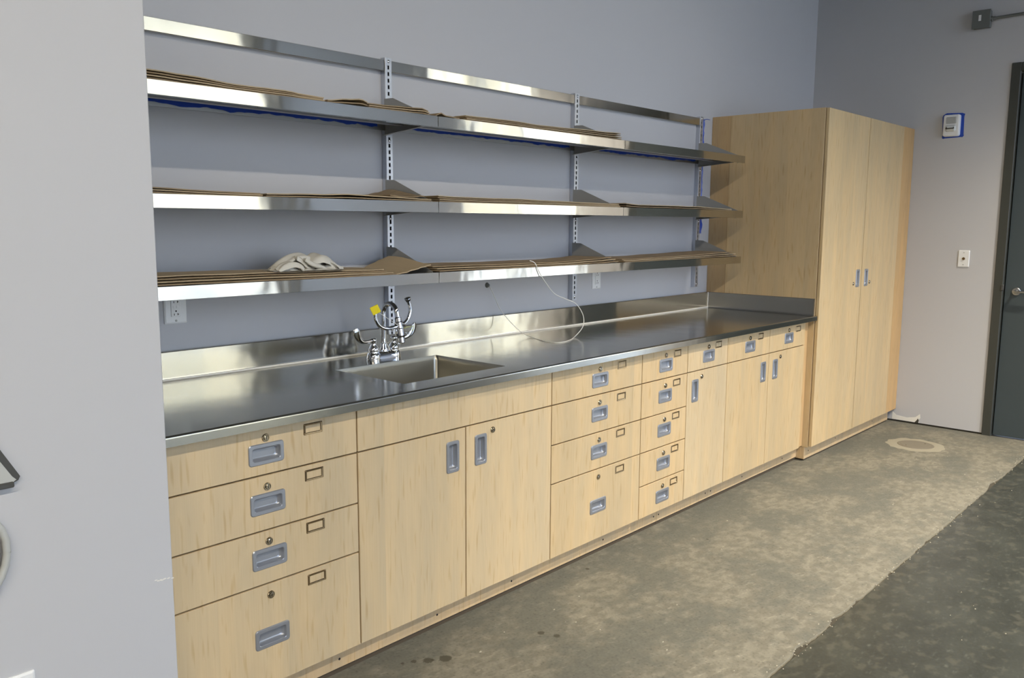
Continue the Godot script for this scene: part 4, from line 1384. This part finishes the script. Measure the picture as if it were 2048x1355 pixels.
func make_rag() -> void:
	var n := noise(83, 1.0, 3)
	var fold := noise(84, 1.0, 2)
	var st := begin()
	var nu := 64
	var nv := 28
	var pts := []
	for i in nu + 1:
		var col := []
		for j in nv + 1:
			var u := i / float(nu) * 2.0 - 1.0
			var v := j / float(nv) * 2.0 - 1.0
			var r := Vector2(u, v).length()
			var rim := 1.0 + n.get_noise_2d(u * 1.4 / max(r, 0.05), v * 1.4 / max(r, 0.05)) * 0.28
			var hgt := maxf(0.0, 1.0 - pow(minf(r / rim, 1.0), 2.2))
			# lobes of bunched cloth with a dip between, creased by long folds
			var y := 0.0
			for q in [[-0.62, 0.10, 0.34, 0.5, 0.016], [-0.26, -0.15, 0.36, 0.6, 0.022], [-0.05, 0.30, 0.22, 0.4, 0.012], [0.36, -0.05, 0.34, 0.6, 0.024], [0.74, 0.15, 0.30, 0.5, 0.014]]:
				var dd: float = pow((u - q[0]) / q[2], 2.0) + pow((v - q[1]) / q[3], 2.0)
				y = maxf(y, q[4] * pow(maxf(0.0, 1.0 - dd), 0.6)) + 0.10 * q[4] * exp(-dd * 2.0)
			var warp := fold.get_noise_2d(u * 1.1, v * 1.1) * 3.0
			y += (absf(sin(u * 7.0 + v * 3.5 + warp)) - 0.5) * 0.010 * smoothstep(0.0, 0.25, hgt)
			y = maxf(y, 0.0015) * smoothstep(0.0, 0.2, hgt)
			col.append(Vector3(1.738 + u * 0.130 * rim, 1.2890 + y + n.get_noise_2d(u * 3.0, 4.0) * 0.001, 0.205 + v * 0.075 * rim))
		pts.append(col)
	for i in nu:
		for j in nv:
			quad(st, pts[i][j], pts[i + 1][j], pts[i + 1][j + 1], pts[i][j + 1], Vector3.UP, 0)
			var d := Vector3(0, -0.002, 0)
			if i == 0 or j == 0 or i == nu - 1 or j == nv - 1:
				quad(st, pts[i][j] + d, pts[i + 1][j] + d, pts[i + 1][j + 1] + d, pts[i][j + 1] + d, Vector3.DOWN, 1)
	# loose folds lying over one another: [points over x and height, depth, half width, thickness]
	for rb in [
		[[[1.612, 0.004], [1.640, 0.026], [1.686, 0.047], [1.730, 0.053], [1.762, 0.046], [1.776, 0.034]], 0.190, 0.040, 0.0055, 0.3],
		[[[1.742, 0.004], [1.752, 0.030], [1.786, 0.050], [1.824, 0.044], [1.852, 0.022], [1.868, 0.003]], 0.205, 0.056, 0.0070, 1.7],
		[[[1.602, 0.002], [1.624, 0.018], [1.656, 0.026], [1.688, 0.020], [1.704, 0.003]], 0.245, 0.026, 0.0050, 2.6],
		[[[1.690, 0.046], [1.712, 0.034], [1.726, 0.014], [1.730, 0.002]], 0.232, 0.022, 0.0050, 4.0],
		[[[1.716, 0.040], [1.740, 0.022], [1.770, 0.012], [1.800, 0.003]], 0.252, 0.018, 0.0045, 5.2],
		[[[1.830, 0.030], [1.856, 0.016], [1.880, 0.006], [1.892, 0.003]], 0.225, 0.026, 0.0040, 0.9]]:
		var raw := []
		for q in rb[0]:
			raw.append(Vector3(q[0], 1.2890 + q[1], rb[1]))
		var path := smooth_path(raw, 6)
		var loops := []
		for i in path.size():
			var u: float = i / float(path.size() - 1)
			var c: Vector3 = path[i] + Vector3(0, 0, sin(u * 5.0 + rb[4]) * 0.006)
			var tg: Vector3 = (path[min(i + 1, path.size() - 1)] - path[max(i - 1, 0)]).normalized()
			var up := Vector3(-tg.y, tg.x, 0.0)
			var hw: float = rb[2] * (0.72 + 0.28 * sin(PI * u)) * (1.0 + 0.12 * sin(u * 9.0 + rb[4] * 2.0))
			var lp := PackedVector3Array()
			for k in 28:
				var a := TAU * k / 28.0
				var zz := cos(a)
				# pleats run along the fold; the rims droop
				var yy: float = sin(a) * rb[3] + sin(zz * 6.5 + u * 4.0 + rb[4]) * 0.0035 - zz * zz * hw * 0.42
				var p := c + Vector3(0, 0, zz * hw) + up * yy
				p.y = maxf(p.y, 1.2872)
				lp.append(p)
			loops.append(lp)
		loft(st, loops, 2 + int(rb[4] * 10.0), true, true)
	solo("rag", "crumpled off-white cloth rag on the cardboard of the lowest shelf", "rag", done(st), M.rag)

func receptacle(t: Node3D, c: Vector3, w: float, h: float) -> void:
	var st := begin()
	loft(st, [rrect(w, h, 0.003, 0.0, 4), rrect(w, h, 0.003, 0.0035, 4), rrect(w - 0.010, h - 0.010, 0.003, 0.0068, 4)], -1, false, true)
	put(t, "plate", done(st), M.plastic, c)
	st = begin()
	loft(st, [rrect(0.034, 0.068, 0.002, 0.0062, 4), rrect(0.034, 0.068, 0.002, 0.0086, 4), rrect(0.032, 0.066, 0.002, 0.0092, 4)], -1, false, true)
	var face := put(t, "receptacle_face", done(st), M.plastic, c)
	for sy in [-1.0, 1.0]:
		st = begin()
		var y: float = sy * 0.0215
		cbox(st, Vector3(-0.0076, y - 0.008, 0.0088), Vector3(-0.0054, y - 0.001, 0.0095), 0.0001)
		cbox(st, Vector3(0.0050, y - 0.008, 0.0088), Vector3(0.0072, y, 0.0095), 0.0001)
		cbox(st, Vector3(0.0072, y - 0.005, 0.0088), Vector3(0.0106, y - 0.003, 0.0095), 0.0001)
		lathe(st, Vector3(0, y + 0.007, 0.0088), Vector3(0, 0, 1), [[0.0028, 0.0], [0.0028, 0.0007], [0.0, 0.0007]], 10, -1)
		put(face, "slots", done(st), M.slot, c)
	for sy in [-1.0, 1.0]:
		put(t, "screw", screw_mesh, M.plastic_grey, c + Vector3(0, sy * 0.048, 0.0068))

func outlet_things() -> void:
	var c := Vector3(1.349, 1.166, 0.0)
	var t := thing("wall_outlet", "white duplex outlet with test buttons under the lowest shelf by the wall corner", "outlet", c)
	receptacle(t, c, 0.080, 0.116)
	var st := begin()
	for sx in [-1.0, 1.0]:
		cbox(st, Vector3(sx * 0.0062 - 0.0046, -0.0045, 0.0090), Vector3(sx * 0.0062 + 0.0046, 0.0045, 0.0104), 0.0004)
	put(t, "test_button", done(st), M.plastic, c)
	c = Vector3(3.768, 1.158, 0.0)
	t = thing("wall_outlet", "white duplex outlet below the shelf beside the middle slotted upright", "outlet", c)
	receptacle(t, c, 0.076, 0.116)
	c = Vector3(0.5575, 0.3835, Z_WALL)
	t = thing("wall_outlet", "white wall outlet plate low on the near grey wall", "outlet", c)
	receptacle(t, c, 0.072, 0.117)

func make_dispenser() -> void:
	var t := thing("wall_dispenser", "grey wall-mounted hood with a dark bar beneath on the near wall", "dispenser", Vector3(0.44, 0.88, Z_WALL))
	var st := begin()
	# tapered hood, its lower corner rounded
	var poly := PackedVector2Array([Vector2(0.30, 0.905), Vector2(0.575, 0.888), Vector2(0.588, 0.893), Vector2(0.592, 0.901), Vector2(0.588, 0.909), Vector2(0.50, 1.075), Vector2(0.30, 1.09)])
	slab(st, poly, 0.001, 0.012, func(u, v, w): return Vector3(u, v, Z_WALL + w))
	put(t, "hood_rim", done(st), M.tool_dark)
	st = begin()
	var inner := PackedVector2Array([Vector2(0.30, 0.908), Vector2(0.574, 0.8905), Vector2(0.583, 0.896), Vector2(0.575, 0.905), Vector2(0.488, 1.060), Vector2(0.30, 1.075)])
	slab(st, inner, 0.012, 0.016, func(u, v, w): return Vector3(u, v, Z_WALL + w))
	put(t, "hood_face", done(st), M.tool_grey)
	put(t, "bar", box_mesh(Vector3(0.30, 0.881, Z_WALL + 0.004), Vector3(0.577, 0.8935, Z_WALL + 0.022), 0.002), M.tool_dark)
	t = thing("hose_loop", "looped grey hose hanging on the near wall under the hood", "hose", Vector3(0.46, 0.66, Z_WALL))
	st = begin()
	var pts := []
	for i in 25:
		var a := TAU * i / 24.0
		pts.append(Vector3(0.468 + cos(a) * 0.0865 + 0.004 * sin(a * 2.0), 0.737 + sin(a) * 0.108, Z_WALL + 0.012))
	tube(st, pts, 0.0085, 10)
	put(t, "hose", done(st), M.tool_grey)
	st = begin()
	pts = []
	for i in 25:
		var a := TAU * i / 24.0
		pts.append(Vector3(0.462 + cos(a) * 0.0755, 0.737 + sin(a) * 0.094, Z_WALL + 0.008))
	tube(st, pts, 0.005, 8)
	put(t, "inner_hose", done(st), M.tool_dark)
